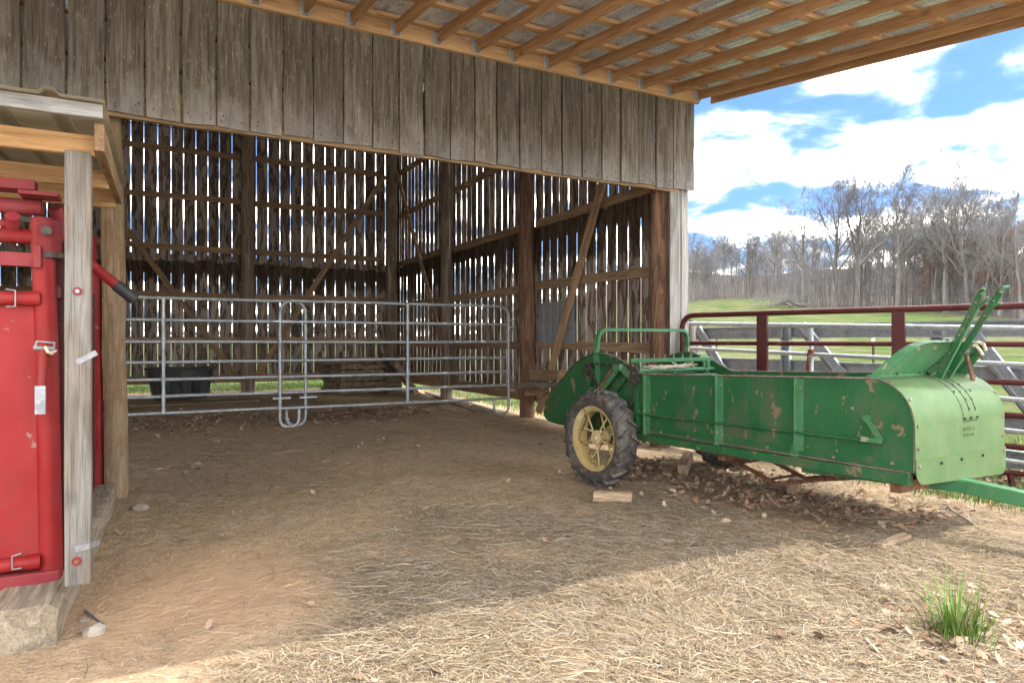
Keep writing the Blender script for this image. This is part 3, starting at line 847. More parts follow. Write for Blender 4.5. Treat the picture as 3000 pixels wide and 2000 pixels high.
mb = MB(); mb.box((-0.405, 3.9, 0.1), (-0.345, 6.1, 0.165)); mb.build('skid', M['red_dull'], ch)
for y0 in (985, 1100, 1180):
    b = MB(); z = up(260, y0).z; b.tube([(-1.3, u0.y + 0.03, z), (up(268, y0).x, u0.y + 0.03, z)], 0.018, 10); b.build('rear_rail', M['maroon'], ch, smooth=True)
a = at_d(215, 735, 3.95); b_ = at_d(345, 838, 4.05); c_ = at_d(396, 878, 4.09)
mb = MB(); mb.tube([a, b_], 0.030, 16); lv = mb.build('operating_lever', M['red'], ch, smooth=True)
mb = MB(); mb.tube([b_ - (c_ - b_) * 0.1, b_ + (c_ - b_) * 0.85, c_], [0.035, 0.036, 0.030], 16); mb.build('black_grip', M['black'], lv, smooth=True)
# hanging latch lever on the gate
mb = MB(); mb.tube([cp(128, 1010, 3.64), cp(122, 1130, 3.63)], 0.018, 12); hl = mb.build('latch_lever', M['red'], ch, smooth=True)
mb = MB(); mb.box(cp(104, 1212, 3.635), cp(133, 1130, 3.61)); mb.build('flat_grip', M['galv_old'], hl)
mb = MB(); mb.tube([cp(104, 1018, 3.63), cp(108, 1000, 3.63), cp(160, 1004, 3.63), cp(158, 1025, 3.63)], 0.006, 8); mb.tube([cp(98, 1018, 3.63), cp(160, 1022, 3.63)], 0.010, 8); mb.build('wire_latch', M['silver'], ch, smooth=True)
mb = MB(); mb.tube([cp(132, 1015, 3.62), cp(140, 1030, 3.61), cp(152, 1034, 3.62), cp(166, 1026, 3.63)], [0.006, 0.008, 0.009, 0.004], 8); mb.build('tied_rag', M['rope'], ch, smooth=True)

def log_beam(name, p0, p1, w, h, seed, mat, label, cat, wob=0.012, e=0.28):
    r_ = random.Random(seed); M_, L = frame(Vector(p0), Vector(p1), (0, 0, 1)); mb = MB(); n = 10; seg = 8
    base_ = []
    for k in range(16):
        a = 2 * math.pi * k / 16; c, s = math.cos(a), math.sin(a)
        base_.append((abs(c) ** e * math.copysign(h / 2, c), abs(s) ** e * math.copysign(w / 2, s)))
    for i in range(seg + 1):
        for x, y in base_: mb.v.append((x + r_.uniform(-wob, wob), y + r_.uniform(-wob, wob), L * i / seg + (r_.uniform(-wob, wob) * 1.0)))
    for i in range(seg):
        for k in range(16): mb.f.append([16 * i + k, 16 * i + (k + 1) % 16, 16 * i + 16 + (k + 1) % 16, 16 * i + 16 + k])
    mb.f.append(list(reversed(range(16)))); mb.f.append([16 * seg + k for k in range(16)])
    o = put(name, mb.mesh(name, True, 50), mat, None, M_)
    return tag(o, label, cat)
log_beam('timber_sleeper', (-0.455, 3.38, 0.075), (-0.33, 6.15, 0.045), 0.25, 0.20, 3, M['sleeper'], 'cracked pale timber sleeper lying under the red chute', 'timber')
log_beam('timber_sleeper', (-1.6, 3.75, 0.03), (-0.62, 3.75, 0.05), 0.2, 0.2, 4, M['sleeper'], 'short timber sleeper beneath the front of the red chute', 'timber')

# ------------------------------------------------------------------ galvanised corral panels across the barn
RAILS = (1.822, 1.527, 1.247, 0.982, 0.757, 0.535, 0.315)
def corral(name, xa, xb, y, braces, legs, label, curve_l, curve_r, sag=0.0, z0=0.0, chains=False):
    e = empty(name, ((xa + xb) / 2, y, 0.03))
    tag(e, label, 'corral panel', 'galvanised corral panels across the barn')
    top = RAILS[0]
    rr_ = 0.022
    pts = [(xa, y, 0.30), (xa, y, top), (xb, y, top), (xb, y, 0.30)]
    fr = fillet(pts, 0.20, 8)
    fr2 = []
    for p in fr: fr2.append(Vector((p.x, p.y, p.z + z0 + (-sag * math.sin(math.pi * (p.x - xa) / (xb - xa)) if p.z > top - 0.02 else 0))))
    b = MB(); b.tube(fr2, rr_, 12); b.build('outer_frame', M['galv'], e, smooth=True)
    for z in RAILS[1:]:
        b = MB(); n = 8; sg = RND.uniform(-0.008, 0.008)
        b.tube([(xa + 0.015 + (xb - xa - 0.03) * i / n, y, z + z0 + sg * math.sin(math.pi * i / n) + RND.uniform(-.003, .003)) for i in range(n + 1)], 0.021, 12)
        b.build('rail', M['galv'], e, smooth=True)
    for x in braces:
        b = MB(); pz = []; pr = []
        for za, zb in zip(RAILS, RAILS[1:]):
            for f, r_ in ((0.0, 0.030), (0.5, 0.020)):
                pz.append((x, y - 0.026, za + (zb - za) * f + z0)); pr.append(r_)
        pz.append((x, y - 0.026, RAILS[-1] + z0)); pr.append(0.03)
        b.tube(pz, pr, 10); b.build('brace', M['galv'], e, smooth=True)
    for x0, x1 in legs:
        b = MB(); lo = ground_z(x0, y) - 0.01
        b.tube(fillet([(x0, y, 0.33), (x0, y, lo + 0.02), (x1, y, lo + 0.02), (x1, y, 0.33)], 0.14, 8), 0.021, 12); b.build('foot_loop', M['galv'], e, smooth=True)
    return e
c1 = corral('corral_panel', -1.9, 2.0, 10.0, (0.19,), ((1.74, 2.0), (-1.9, -1.64)), 'galvanised pipe corral panel nearest the round front pole with sagging top rail', 0, 1, 0.03)
c2 = corral('corral_panel', 1.64, 5.25, 9.94, (3.5,), ((1.64, 1.9), (4.98, 5.25)), 'galvanised pipe corral panel chained to the dark barn post', 1, 1)
for o, zx in ((c1, 2.0), (c2, 1.64)):
    for z in (1.53, 0.46):
        b = MB(); b.box((zx - 0.1, 9.90, z - 0.012), (zx + 0.14, 9.915, z + 0.012)); b.build('connector_pin', M['galv'], o)
for z in (1.60, 1.48, 0.66, 0.45):
    b = MB(); b.cyl((5.26, 9.94, z), (5.36, 9.90, z), 0.013, 8); b.build('hinge_pin', M['galv'], c2, smooth=True)
def chain_path(pts, link=0.03, r=0.004):
    mb = MB(); pts = [Vector(p) for p in pts]
    L = 0; out = []
    for a, b in zip(pts, pts[1:]):
        n = max(1, int((b - a).length / link))
        for i in range(n): out.append(a + (b - a) * i / n)
    for i, p in enumerate(out[:-1]):
        d = (out[i + 1] - p)
        x = d.cross(Vector((1, 0.3, 0.1)) if i % 2 else Vector((0.1, 1, 0.2)))
        if x.length < 1e-6: continue
        x.normalize(); dn = d.normalized()
        ring = [p + d * 0.5 + dn * math.cos(t) * d.length * 0.66 + x * math.sin(t) * link * 0.36 for t in (0, 1.05, 2.09, 3.14, 4.19, 5.24)]
        mb.tube(ring, r, 5, False, True)
    return mb
b = chain_path([(5.30, 9.87, 1.62), (5.34, 9.80, 1.50), (5.33, 9.80, 1.30), (5.31, 9.82, 1.12), (5.33, 9.80, 1.28)]); b.build('gate_chain', M['wire'], c2)
b = chain_path([(4.85, 9.905, 1.55), (4.85, 9.90, 1.25), (4.86, 9.90, 0.92)]); b.build('hanging_chain', M['rust'], c2)

# ------------------------------------------------------------------ black stock trough at the back wall
tr = empty('stock_trough', (0.60, 15.35, 0.10)); tag(tr, 'black plastic stock trough by the back wall boards', 'trough')
mb = MB()
def oval(w, d, z, n=40, e=0.45, flute=0.0):
    out = []
    for k in range(n):
        a = 2 * math.pi * k / n; c, s = math.cos(a), math.sin(a)
        f = 1 - (flute if (k // 3) % 3 == 1 else 0)
        out.append((abs(c) ** e * math.copysign(w / 2, c) * f, abs(s) ** e * math.copysign(d / 2, s) * f, z))
    return out
rings = [oval(1.02, 0.60, 0.0, flute=.03), oval(1.12, 0.68, 0.30, flute=.04), oval(1.16, 0.71, 0.42, flute=.03), oval(1.18, 0.73, 0.43), oval(1.20, 0.74, 0.58), oval(1.30, 0.82, 0.585), oval(1.31, 0.83, 0.63), oval(1.18, 0.72, 0.63), oval(1.00, 0.58, 0.05)]
for r_ in rings: mb.v += r_
n = 40
for i in range(len(rings) - 1):
    for k in range(n): mb.f.append([i * n + k, i * n + (k + 1) % n, (i + 1) * n + (k + 1) % n, (i + 1) * n + k])
mb.f.append(list(reversed(range(n)))); mb.f.append([(len(rings) - 1) * n + k for k in range(n)])
mb.build('tub', M['trough'], tr, local=True, smooth=True)
for x in (-0.28, 0.10, 0.42):
    b = MB(); b.box((x - 0.09, -0.395, 0.05), (x + 0.09, -0.335, 0.40)); bevel(b.build('moulded_panel', M['trough'], tr, local=True), 0.02, 2)

# ------------------------------------------------------------------ pallets
PM = {}
def pallet(loc, rz_, label, rot=None, seed=0, mat='pallet', group=None):
    r_ = random.Random(seed)
    e = empty('pallet', loc, rz_, rot=rot)
    tag(e, label, 'pallet', 'old wooden pallets in the back corner')
    for y in (-0.48, 0.0, 0.48):
        o = MB(); o.box((-0.58, y - 0.02, 0.016), (0.58, y + 0.02, 0.105)); o.build('stringer', M[mat], e, local=True)
    for z in (0.0, 0.106):
        n = 5 if z == 0 else 7
        for i in range(n):
            x = -0.53 + 1.06 * i / (n - 1)
            key = r_.randrange(4)
            if key not in PM: PM[key] = board_mesh(1.04, 0.095, 0.016, random.Random(900 + key), 3, 0.003, 0.01)
            m = Matrix(((1, 0, 0, x), (0, 0, 1, -0.52), (0, -1, 0, z + 0.016), (0, 0, 0, 1)))
            put('deck_board', PM[key], M[mat], e, m, True)
    return e
bx, by = 4.20, 15.45
names = ['old pallet at the very bottom of the stack', 'old pallet second from the bottom of the stack', 'old pallet third from the bottom of the stack', 'old pallet fourth up in the stack', 'old pallet just below the shifted top pallet']
for i in range(5):
    pallet((bx + RND.uniform(-.03, .03), by + RND.uniform(-.03, .03), 0.10 + i * 0.132), 0.18 + RND.uniform(-.05, .05), names[i] + ' by the back wall', seed=i)
pallet((bx - 0.17, by - 0.04, 0.10 + 5 * 0.132), 0.05, 'topmost brown pallet sitting askew on the stack by the back wall', seed=9, mat='girt')
pallet((5.0, 14.55, 0.42), 0, 'single pallet leaning on its edge beside the pallet stack', rot=(R(20), R(52), R(12)), seed=12)
cr = empty('plastic_crate', (4.93, 15.02, 0.52), 0.3); tag(cr, 'dark plastic milk crate tipped beside the pallet stack', 'crate')
mb = MB()
for i in range(7):
    f = -0.16 + 0.32 * i / 6
    for s in (-0.16, 0.16):
        mb.box((f - 0.006, s - 0.005, 0), (f + 0.006, s + 0.005, 0.27)); mb.box((s - 0.005, f - 0.006, 0), (s + 0.005, f + 0.006, 0.27))
for z in (0.0, 0.07, 0.14, 0.20, 0.262):
    for s in (-0.162, 0.162):
        mb.box((-0.165, s - 0.008, z), (0.165, s + 0.008, z + 0.012)); mb.box((s - 0.008, -0.165, z + .001), (s + 0.008, 0.165, z + 0.013))
mb.build('lattice', M['trough'], cr, local=True)
b = MB(); b.box((-0.16, -0.16, 0.002), (0.16, 0.16, 0.01)); b.build('floor', M['trough'], cr, local=True)
log_beam('wooden_crate_support', (4.78, 15.0, 0.27), (5.10, 15.05, 0.27), 0.28, 0.46, 88, M['pallet'], 'rough wooden block holding up the dark milk crate', 'wood block', 0.006)

def loose(name, p0, p1, w, t, mat, label, cat='plank', hint=None):
    p0, p1 = Vector(p0), Vector(p1)
    d = (p1 - p0).normalized(); h = hint or d.cross(Vector((0, 0, 1)))
    o = plank(name, p0, p1, w, t, h, mat, None, seg=6, wob=0.004, slant=0.012, warp=0.006)
    bevel(o, 0.003); return tag(o, label, cat)
def gp(px, py, z=0.02):
    p = at_z(px, py, 0.05); p.z = ground_z(p.x, p.y) + z; return p
loose('floor_plank', gp(1265, 1153), gp(1425, 1210), 0.34, 0.03, M['floorplank'], 'wide grey plank lying on the dirt under the right corral panel')
loose('floor_plank', gp(565, 1222), gp(800, 1206), 0.16, 0.035, M['floorplank'], 'weathered board on the dirt below the left corral panel')
loose('floor_plank', gp(380, 1195), gp(760, 1180), 0.14, 0.03, M['floorplank'], 'long thin plank behind the left corral panel near the round pole')
loose('floor_plank', gp(560, 1175), gp(960, 1163), 0.14, 0.03, M['floorplank'], 'half buried plank on the dirt in front of the stock trough')
loose('floor_plank', gp(900, 1215), gp(1300, 1190), 0.15, 0.03, M['floorplank'], 'flat board in the dirt in front of the pallet stack')
ms = empty('metal_sheet', (5.50, 8.1, 1.2)); tag(ms, 'dull galvanised metal sheet fixed low on the right barn wall', 'metal sheet')
p0 = at_x(1577, 1005, 5.50); p1 = at_x(1684, 880, 5.50)
for za, zb in ((p0.z, (p0.z + p1.z) / 2 + 0.02), ((p0.z + p1.z) / 2 - 0.02, p1.z)):
    mb = MB(); n = 30; vs_ = []
    off = 0.0 if za == p0.z else -0.006
    for j in (0, 1):
        for i in range(n + 1):
            yy = p1.y + (p0.y - p1.y) * i / n
            vs_.append((5.505 + off + 0.006 * (1 if i % 6 in (0, 1) else 0), yy, za if j == 0 else zb))
    mb.add(vs_, [(i, i + 1, n + 2 + i, n + 1 + i) for i in range(n)]); mb.build('corrugated_panel', M['galv_old'], ms)
    b = MB(); b.tube([(5.497 + off, p1.y, zb), (5.497 + off, p0.y, zb)], 0.008, 6); b.build('hem', M['galv_old'], ms)
ws = empty('wall_bench', at_x(1590, 1110, 5.2)); tag(ws, 'rough timber bench of stacked beams beside the dark barn post', 'bench')
plank('beam', at_x(1568, 1098, 5.15), at_x(1650, 1098, 5.15), 0.145, 0.20, (0, 0, 1), M['girt'], ws)
plank('seat_plank', at_x(1545, 1127, 5.05), at_x(1690, 1127, 5.05), 0.07, 0.30, (0, 0, 1), M['greypost'], ws)
plank('beam', at_x(1546, 1150, 5.15), at_x(1600, 1150, 5.15), 0.09, 0.12, (0, 0, 1), M['girt'], ws)
plank('leg', at_x(1600, 1150, 5.15), at_x(1578, 1205, 5.15), 0.10, 0.06, (0, 1, 0), M['girt'], ws)
plank('leg', (5.2, 7.5, 0.0), (5.2, 7.5, 0.62), 0.10, 0.06, (0, 1, 0), M['girt'], ws)
# ------------------------------------------------------------------ green manure spreader
SP = empty('manure_spreader', (3.97, 2.42, 0.0), math.atan2(0.076, 0.997))
tag(SP, 'old green two wheeled manure spreader with curved front hood and yellow spoked wheels', 'manure spreader')
W = 1.12
def sp(mb, name, mat, parent=SP, smooth=False, ang=40): return mb.build(name, M[mat], parent, local=True, smooth=smooth, ang=ang)
arc = []
for i in range(9):
    t = math.pi / 2 * i / 8
    arc.append((0.27 - 0.27 * math.cos(t), 0.75 + 0.27 * math.sin(t)))
OUT = [(0.0, 0.478)] + arc + [(2.25, 0.966), (2.33, 0.995), (2.5, 1.068), (2.66, 1.118), (2.83, 1.145), (3.0, 1.12), (3.15, 1.067), (3.28, 0.985), (3.40, 0.885), (3.60, 0.73), (3.72, 0.60), (3.775, 0.52), (3.75, 0.455), (3.68, 0.418), (3.5, 0.405), (3.0, 0.405), (2.25, 0.445)]
TOP = OUT[1:24]
for s, x in ((-1, 0.0), (1, W)):
    mb = MB(); x0 = x - 0.004
    mb.prism([(x0, y, z) for y, z in OUT], (0.008, 0, 0)); side = sp(mb, 'side_panel', 'green')
    b = MB(); b.tube([(x + s * 0.006, y, z + 0.002) for y, z in OUT[9:21]], 0.0065, 8); sp(b, 'rolled_edge', 'rustedge', side, True)
    b = MB(); b.tube([(x + s * 0.004, y - 0.004, z + 0.002) for y, z in OUT[0:10]], 0.0055, 8); sp(b, 'hood_edge', 'rustedge', side, True)
    b = MB()
    for (ya, za), (yb, zb) in zip(OUT[10:20], OUT[11:21]):
        xa_, xb_ = (x, x + s * 0.03)
        b.add([(xa_, ya, za), (xb_, ya, za), (xb_, yb, zb), (xa_, yb, zb), (xa_, ya, za - 0.004), (xb_, ya, za - 0.004), (xb_, yb, zb - 0.004), (xa_, yb, zb - 0.004)], [(0, 1, 2, 3), (7, 6, 5, 4), (0, 4, 5, 1), (2, 6, 7, 3), (1, 5, 6, 2), (3, 7, 4, 0)])
    sp(b, 'hump_flange', 'green_light' if s > 0 else 'green', side)
    for y, zt, zb in ((2.232, 0.958, 0.37), (1.449, 0.982, 0.385), (0.770, 0.998, 0.43)):
        b = MB(); b.box((x + s * 0.004, y - 0.006, zb + 0.08), (x + s * 0.042, y, zt)); b.box((x + s * 0.0042, y, zb + 0.08), (x + s * 0.009, y + -0.05, zt - 0.004))
        pr = [(x + s * 0.0045, y + 0.0, zb + 0.20), (x + s * 0.0045, y + 0.03, zb + 0.12), (x + s * 0.0045, y + 0.052, zb + 0.05), (x + s * 0.0045, y + 0.045, zb + 0.012), (x + s * 0.0045, y + 0.02, zb), (x + s * 0.0045, y - 0.01, zb + 0.02), (x + s * 0.0045, y - 0.015, zb + 0.08)]
        b.prism(pr, (s * 0.012, 0, 0)); rib = sp(b, 'side_rib', 'green_light'); bevel(rib, 0.0015, 1)
        for z in (zb + 0.13, zb + 0.22, zt - 0.06):
            c = MB(); c.cyl((x + s * 0.009, y - 0.03, z), (x + s * 0.017, y - 0.03, z), 0.008, 6); sp(c, 'bolt', 'rustedge', rib)
    b = MB(); b.box((x + s * 0.004, 0.03, 0.492), (x + s * 0.007, 2.2, 0.536)); sp(b, 'lap_strip', 'green', side)
    b = MB(); b.box((x + min(0, s * 0.02), 0.02, 0.474), (x + max(0, s * 0.02), 2.2, 0.479)); sp(b, 'bottom_lip', 'rustedge', side)
    b = MB(); b.add([(x - 0.03 - 0.0, 0.02, 0.405), (x + 0.03, 0.02, 0.405), (x + 0.03, 2.6, 0.39), (x - 0.03, 2.6, 0.39), (x - 0.03, 0.02, 0.472), (x + 0.03, 0.02, 0.472), (x + 0.03, 2.6, 0.44), (x - 0.03, 2.6, 0.44)], [(0, 3, 2, 1), (4, 5, 6, 7), (0, 1, 5, 4), (1, 2, 6, 5), (2, 3, 7, 6), (3, 0, 4, 7)])
    sp(b, 'frame_sill', 'green')
    for y, z in ((0.372, 0.829), (0.12, 0.52), (0.5, 0.50), (1.0, 0.50), (1.75, 0.49), (2.05, 0.49), (3.69, 0.552)):
        c = MB(); c.cyl((x + s * 0.004, y, z), (x + s * 0.016, y, z), 0.010 if y < 3 else 0.024, 8); sp(c, 'bolt', 'rustedge' if y < 3 else 'rust', side)
# rods and crank on the near side
b = MB(); b.tube([(-0.034, 3.1, 0.62), (-0.034, 0.30, 0.637)], 0.0085, 8); rod = sp(b, 'control_rod', 'green', smooth=True)
b = MB(); b.bar((-0.03, 0.272, 0.775), (-0.03, 0.175, 0.647), 0.032, 0.010, (0, 1, 0)); b.cyl((-0.005, 0.272, 0.775), (-0.04, 0.272, 0.775), 0.02, 10); b.box((-0.048, 0.175, 0.632), (-0.02, 0.30, 0.662)); sp(b, 'crank_arm', 'green_light')
# floor, hood and front plates
b = MB(); b.box((0.005, 0.02, 0.455), (W - 0.005, 2.2, 0.47)); sp(b, 'box_floor', 'floorplank')
prof = [(-0.014, 0.545)] + [(y - 0.012, z + 0.004) for y, z in arc]
b = MB(); nX = 14; n = len(prof)
for j in range(nX + 1):
    x = -0.012 + (W + 0.024) * j / nX
    for y, z in prof: b.v.append((x, y, z))
    for y, z in prof: b.v.append((x, y + 0.005, z - 0.001))
for j in range(nX):
    a0, a1 = j * 2 * n, (j + 1) * 2 * n
    for i in range(n - 1):
        b.f.append([a0 + i, a0 + i + 1, a1 + i + 1, a1 + i]); b.f.append([a0 + n + i, a1 + n + i, a1 + n + i + 1, a0 + n + i + 1])
    b.f.append([a0, a1, a1 + n, a0 + n])
hood = sp(b, 'front_hood', 'green_hood', smooth=True, ang=60)
pl = []
for cx, cz, a0 in ((W + 0.014 - 0.06, 0.41 - 0.045 + 0.06, -90), (-0.014 + 0.09, 0.405 + 0.09, 180)):
    r_ = 0.06 if cx > 0.5 else 0.09
    for k in range(7):
        a = R(a0 + 90 * k / 6); pl.append((cx + r_ * math.cos(a), cz + r_ * math.sin(a)))
pl = [( -0.014, 0.552)] + sorted([p for p in pl if p[0] < 0.5], key=lambda q: q[0] - q[1] * 0.001) + sorted([p for p in pl if p[0] > 0.5], key=lambda q: q[0]) + [(W + 0.014, 0.545)]
b = MB(); b.prism([(x, -0.020, z) for x, z in pl], (0, 0.005, 0)); lp = sp(b, 'lower_plate', 'green_hood')
def bolt_at(p, nrm, r_=0.009, par=hood, mat='rustedge'):
    p = Vector(p); c = MB(); c.cyl(p, p + Vector(nrm) * 0.009, r_, 6); sp(c, 'bolt', mat, par)
for x in (0.018, W - 0.018):
    for i in (1, 4, 7): bolt_at((x, prof[i][0], prof[i][1]), (0, -math.cos(math.pi / 2 * (i - 1) / 8), math.sin(math.pi / 2 * (i - 1) / 8)))
    bolt_at((x, -0.014, 0.62), (0, -1, 0)); bolt_at((x, -0.020, 0.52), (0, -1, 0), par=lp)
for x in (0.27, 0.52, 0.80): bolt_at((x, -0.020, 0.515), (0, -1, 0), par=lp, mat='dark')
# quadrant slots on the hood
def on_hood(t, x, off=0.0015):
    th = math.pi / 2 * t
    return Vector((x, 0.258 - (0.27 + off) * math.cos(th), 0.754 + (0.27 + off) * math.sin(th)))
def strip(x, w, t0, t1, off=0.0012):
    m_ = MB(); nn = 14
    for i in range(nn + 1):
        t = t0 + (t1 - t0) * i / nn
        m_.v += [tuple(on_hood(t, x - w / 2, off)), tuple(on_hood(t, x + w / 2, off)), tuple(on_hood(t, x + w / 2, off - 0.004)), tuple(on_hood(t, x - w / 2, off - 0.004))]
    for i in range(nn):
        for k in range(4): m_.f.append([4 * i + k, 4 * i + 4 + k, 4 * i + 4 + (k + 1) % 4, 4 * i + (k + 1) % 4])
    return m_
sp(strip(0.565, 0.004, 0.02, 0.95), 'quadrant_edge', 'dark', hood)
for x in (0.655, 0.735):
    sl = strip(x, 0.008, 0.12, 0.85)
    for t in (0.16, 0.30, 0.44, 0.58):
        p = on_hood(t, x + 0.008, 0.001); sl.add([p + Vector((-.007, 0, -.007)), p + Vector((.007, 0, -.007)), p + Vector((.007, 0.001, .007)), p + Vector((-.007, 0.001, .007))], [(0, 1, 2, 3)])
    sp(sl, 'quadrant_slot', 'dark', hood)
b = MB(); b.box((0.565, -0.0155, 0.748), (0.745, -0.0125, 0.752)); sp(b, 'quadrant_edge', 'dark', hood)
for x in (0.572, 0.655, 0.738): bolt_at((x, -0.0145, 0.765), (0, -1, 0), 0.007, mat='dark')
for x, t in ((0.585, 0.45), (0.80, 0.45)): bolt_at(on_hood(t, x, 0), (0, -0.75, 0.66), 0.008, mat='green_light')
for body, z, size in (('MODEL H', 0.685, 0.036), ('SERIES 68', 0.648, 0.036)):
    cu = bpy.data.curves.new('embossed_lettering', 'FONT'); cu.body = body; cu.size = size; cu.extrude = 0.0006
    tmp = bpy.data.objects.new('lettering_source', cu); COL.objects.link(tmp)
    dg = bpy.context.evaluated_depsgraph_get(); dg.update()
    tm = bpy.data.meshes.new_from_object(tmp.evaluated_get(dg)); bpy.data.objects.remove(tmp)
    to = bpy.data.objects.new('embossed_lettering', tm); COL.objects.link(to); to.parent = hood
    tm.materials.clear(); tm.materials.append(M['green_hood']); to['kind'] = 'stuff'
    to.matrix_basis = Matrix.Translation((0.555, -0.0143, z)) @ Matrix.Rotation(R(90), 4, 'X')
# upright shield behind the hood
def shp(x, z, dy=0.0): return Vector((x, 0.275 - (z - 1.02) * 0.60 + dy, z))
SHO = [(0.0, 1.026), (0.035, 1.075), (0.085, 1.130), (0.15, 1.185), (0.22, 1.225), (0.30, 1.247), (0.40, 1.255), (0.98, 1.252), (1.06, 1.247), (1.11, 1.230), (1.135, 1.195), (1.14, 1.15), (1.125, 1.07), (1.115, 1.026)]
b = MB(); b.prism([shp(x, z) for x, z in SHO], (0, 0.005, 0.001)); shd = sp(b, 'shield', 'green_light')
b = MB()
for (xa, za), (xb, zb) in zip(SHO[:-1], SHO[1:]):
    p, q = shp(xa, za), shp(xb, zb); e_ = Vector((0, -0.055, -0.01)); up_ = Vector((0, 0, 0.003))
    b.add([p, q, q + e_, p + e_, p + up_, q + up_, q + e_ + up_, p + e_ + up_], [(0, 1, 2, 3), (7, 6, 5, 4), (0, 4, 5, 1), (1, 5, 6, 2), (2, 6, 7, 3), (3, 7, 4, 0)])
sp(b, 'shield_flange', 'green_light', shd)
b = MB(); b.bar(shp(0.66, 1.035, -0.02), shp(0.86, 1.22, -0.02), 0.035, 0.02, (1, 0, 0)); b.bar(shp(1.08, 1.035, -0.02), shp(1.13, 1.16, -0.02), 0.02, 0.03, (1, 0, 0)); sp(b, 'shield_brace', 'green', shd)
for x in (0.30, 0.58, 0.64, 0.74, 0.9, 1.04):
    bolt_at(shp(x, 1.045, -0.001), (0, -0.9, 0.3), 0.010, shd, 'green')
b = MB(); b.box((0.0, 0.262, 1.016), (W, 0.285, 1.040)); sp(b, 'shield_foot', 'green_light', shd)
# levers
for k, (x, y0, z0, y1, z1) in enumerate(((0.655, 0.205, 0.97, -0.075, 1.555), (0.735, 0.20, 0.965, -0.150, 1.565))):
    b = MB(); b.bar((x, y0, z0), (x, y1, z1), 0.040, 0.010, (0, 1, 0)); b.tube([(x, y1 + 0.004, z1 - 0.01), (x, y1 - 0.01, z1 + 0.022), (x + (0.06 if k else -0.05), y1 - 0.02, z1 + 0.028)], [0.024, 0.015, 0.011], 8)
    lev = sp(b, 'lever', 'green'); bevel(lev, 0.002, 1)
    d = Vector((0, y1 - y0, z1 - z0)); off = Vector((0.0, -0.028, -0.012)); p = Vector((x - 0.008, y0, z0)) + off
    b = MB(); b.tube([p + d * 0.04, p + d * (0.90 if k == 0 else 0.30)], 0.0065, 8)
    sp(b, 'lever_rod', 'green_light', lev, True); b = MB()
    if k == 0: b.tube([p + d * 0.88, p + d * 0.9 + Vector((-0.02, -0.03, 0.01)), p + d * 0.93 + Vector((-0.045, -0.05, 0.02))], 0.009, 8)
    else: b.tube([Vector((x, y1, z1)) - d * 0.14, Vector((x, y1 - 0.05, z1)) - d * 0.13], 0.008, 8)
    sp(b, 'lever_catch', 'green_light', lev, True)
    for f in (0.15, 0.35, 0.55, 0.75, 0.9):
        q = Vector((x, y0, z0)) + d * f; c = MB(); c.cyl(q + Vector((-0.005, 0, 0)), q + Vector((-0.011, 0, 0)), 0.006, 6); sp(c, 'rivet', 'rustedge', lev)
# loose clamp and clevis pin hung on the shield
b = MB(); pc = [shp(0.60, 1.262, -0.03), shp(0.70, 1.262, -0.05), shp(0.78, 1.24, -0.065), shp(0.79, 1.15, -0.07), shp(0.84, 1.11, -0.07)]
for p, q in zip(pc, pc[1:]): b.bar(p, q, 0.014, 0.030, (0, 0, 1) if abs((q - p).z) < 0.05 else (1, 0, 0))
bevel(sp(b, 'handle_clamp', 'silver', shd), 0.003)
b = MB(); b.tube([(1.0, 0.165, 1.165), (1.0, 0.120, 0.975)], [0.014, 0.013], 10); pin = sp(b, 'clevis_pin', 'rust', shd, True)
b = MB(); b.tube([(0.98, 0.16, 1.175), (0.96, 0.155, 1.195), (0.97, 0.15, 1.22), (1.0, 0.15, 1.225), (1.02, 0.155, 1.20), (1.0, 0.16, 1.175)], 0.011, 8); sp(b, 'shackle', 'silver', pin, True)
b = MB(); b.tube([(1.0, 0.13, 1.22), (1.05, 0.11, 1.245), (1.10, 0.10, 1.23), (1.12, 0.095, 1.19)], 0.012, 8); b.tube([(1.02, 0.12, 1.23), (1.05, 0.10, 1.19), (1.07, 0.095, 1.16)], 0.011, 8); sp(b, 'tied_rag', 'rope', pin, True)
# tongue
b = MB(); b.add([(0.50, 0.35, 0.33), (0.585, 0.35, 0.33), (0.585, -1.7, 0.20), (0.50, -1.7, 0.20), (0.50, 0.35, 0.415), (0.585, 0.35, 0.415), (0.585, -1.7, 0.29), (0.50, -1.7, 0.29)], [(0, 1, 2, 3), (7, 6, 5, 4), (0, 4, 5, 1), (1, 5, 6, 2), (2, 6, 7, 3), (3, 7, 4, 0)])
tg = sp(b, 'tongue', 'green_light'); bevel(tg, 0.006, 2)
b = MB(); b.bar((0.02, 0.75, 0.40), (0.50, -0.05, 0.35), 0.07, 0.05, (0, 0, 1)); b.bar((W - 0.02, 0.75, 0.40), (0.585, -0.05, 0.35), 0.07, 0.05, (0, 0, 1)); sp(b, 'draw_frame', 'green')
b = MB(); b.box((0.515, -1.82, 0.21), (0.57, -1.69, 0.24)); b.cyl((0.543, -1.80, 0.02), (0.543, -1.80, 0.22), 0.03, 10); sp(b, 'hitch_jack', 'rust', tg)
for ya, yb in ((0.10, 0.16), (1.42, 1.48)):
    b = MB(); b.box((0.035, ya, 0.335), (W - 0.035, yb, 0.400)); sp(b, 'cross_member', 'rust')
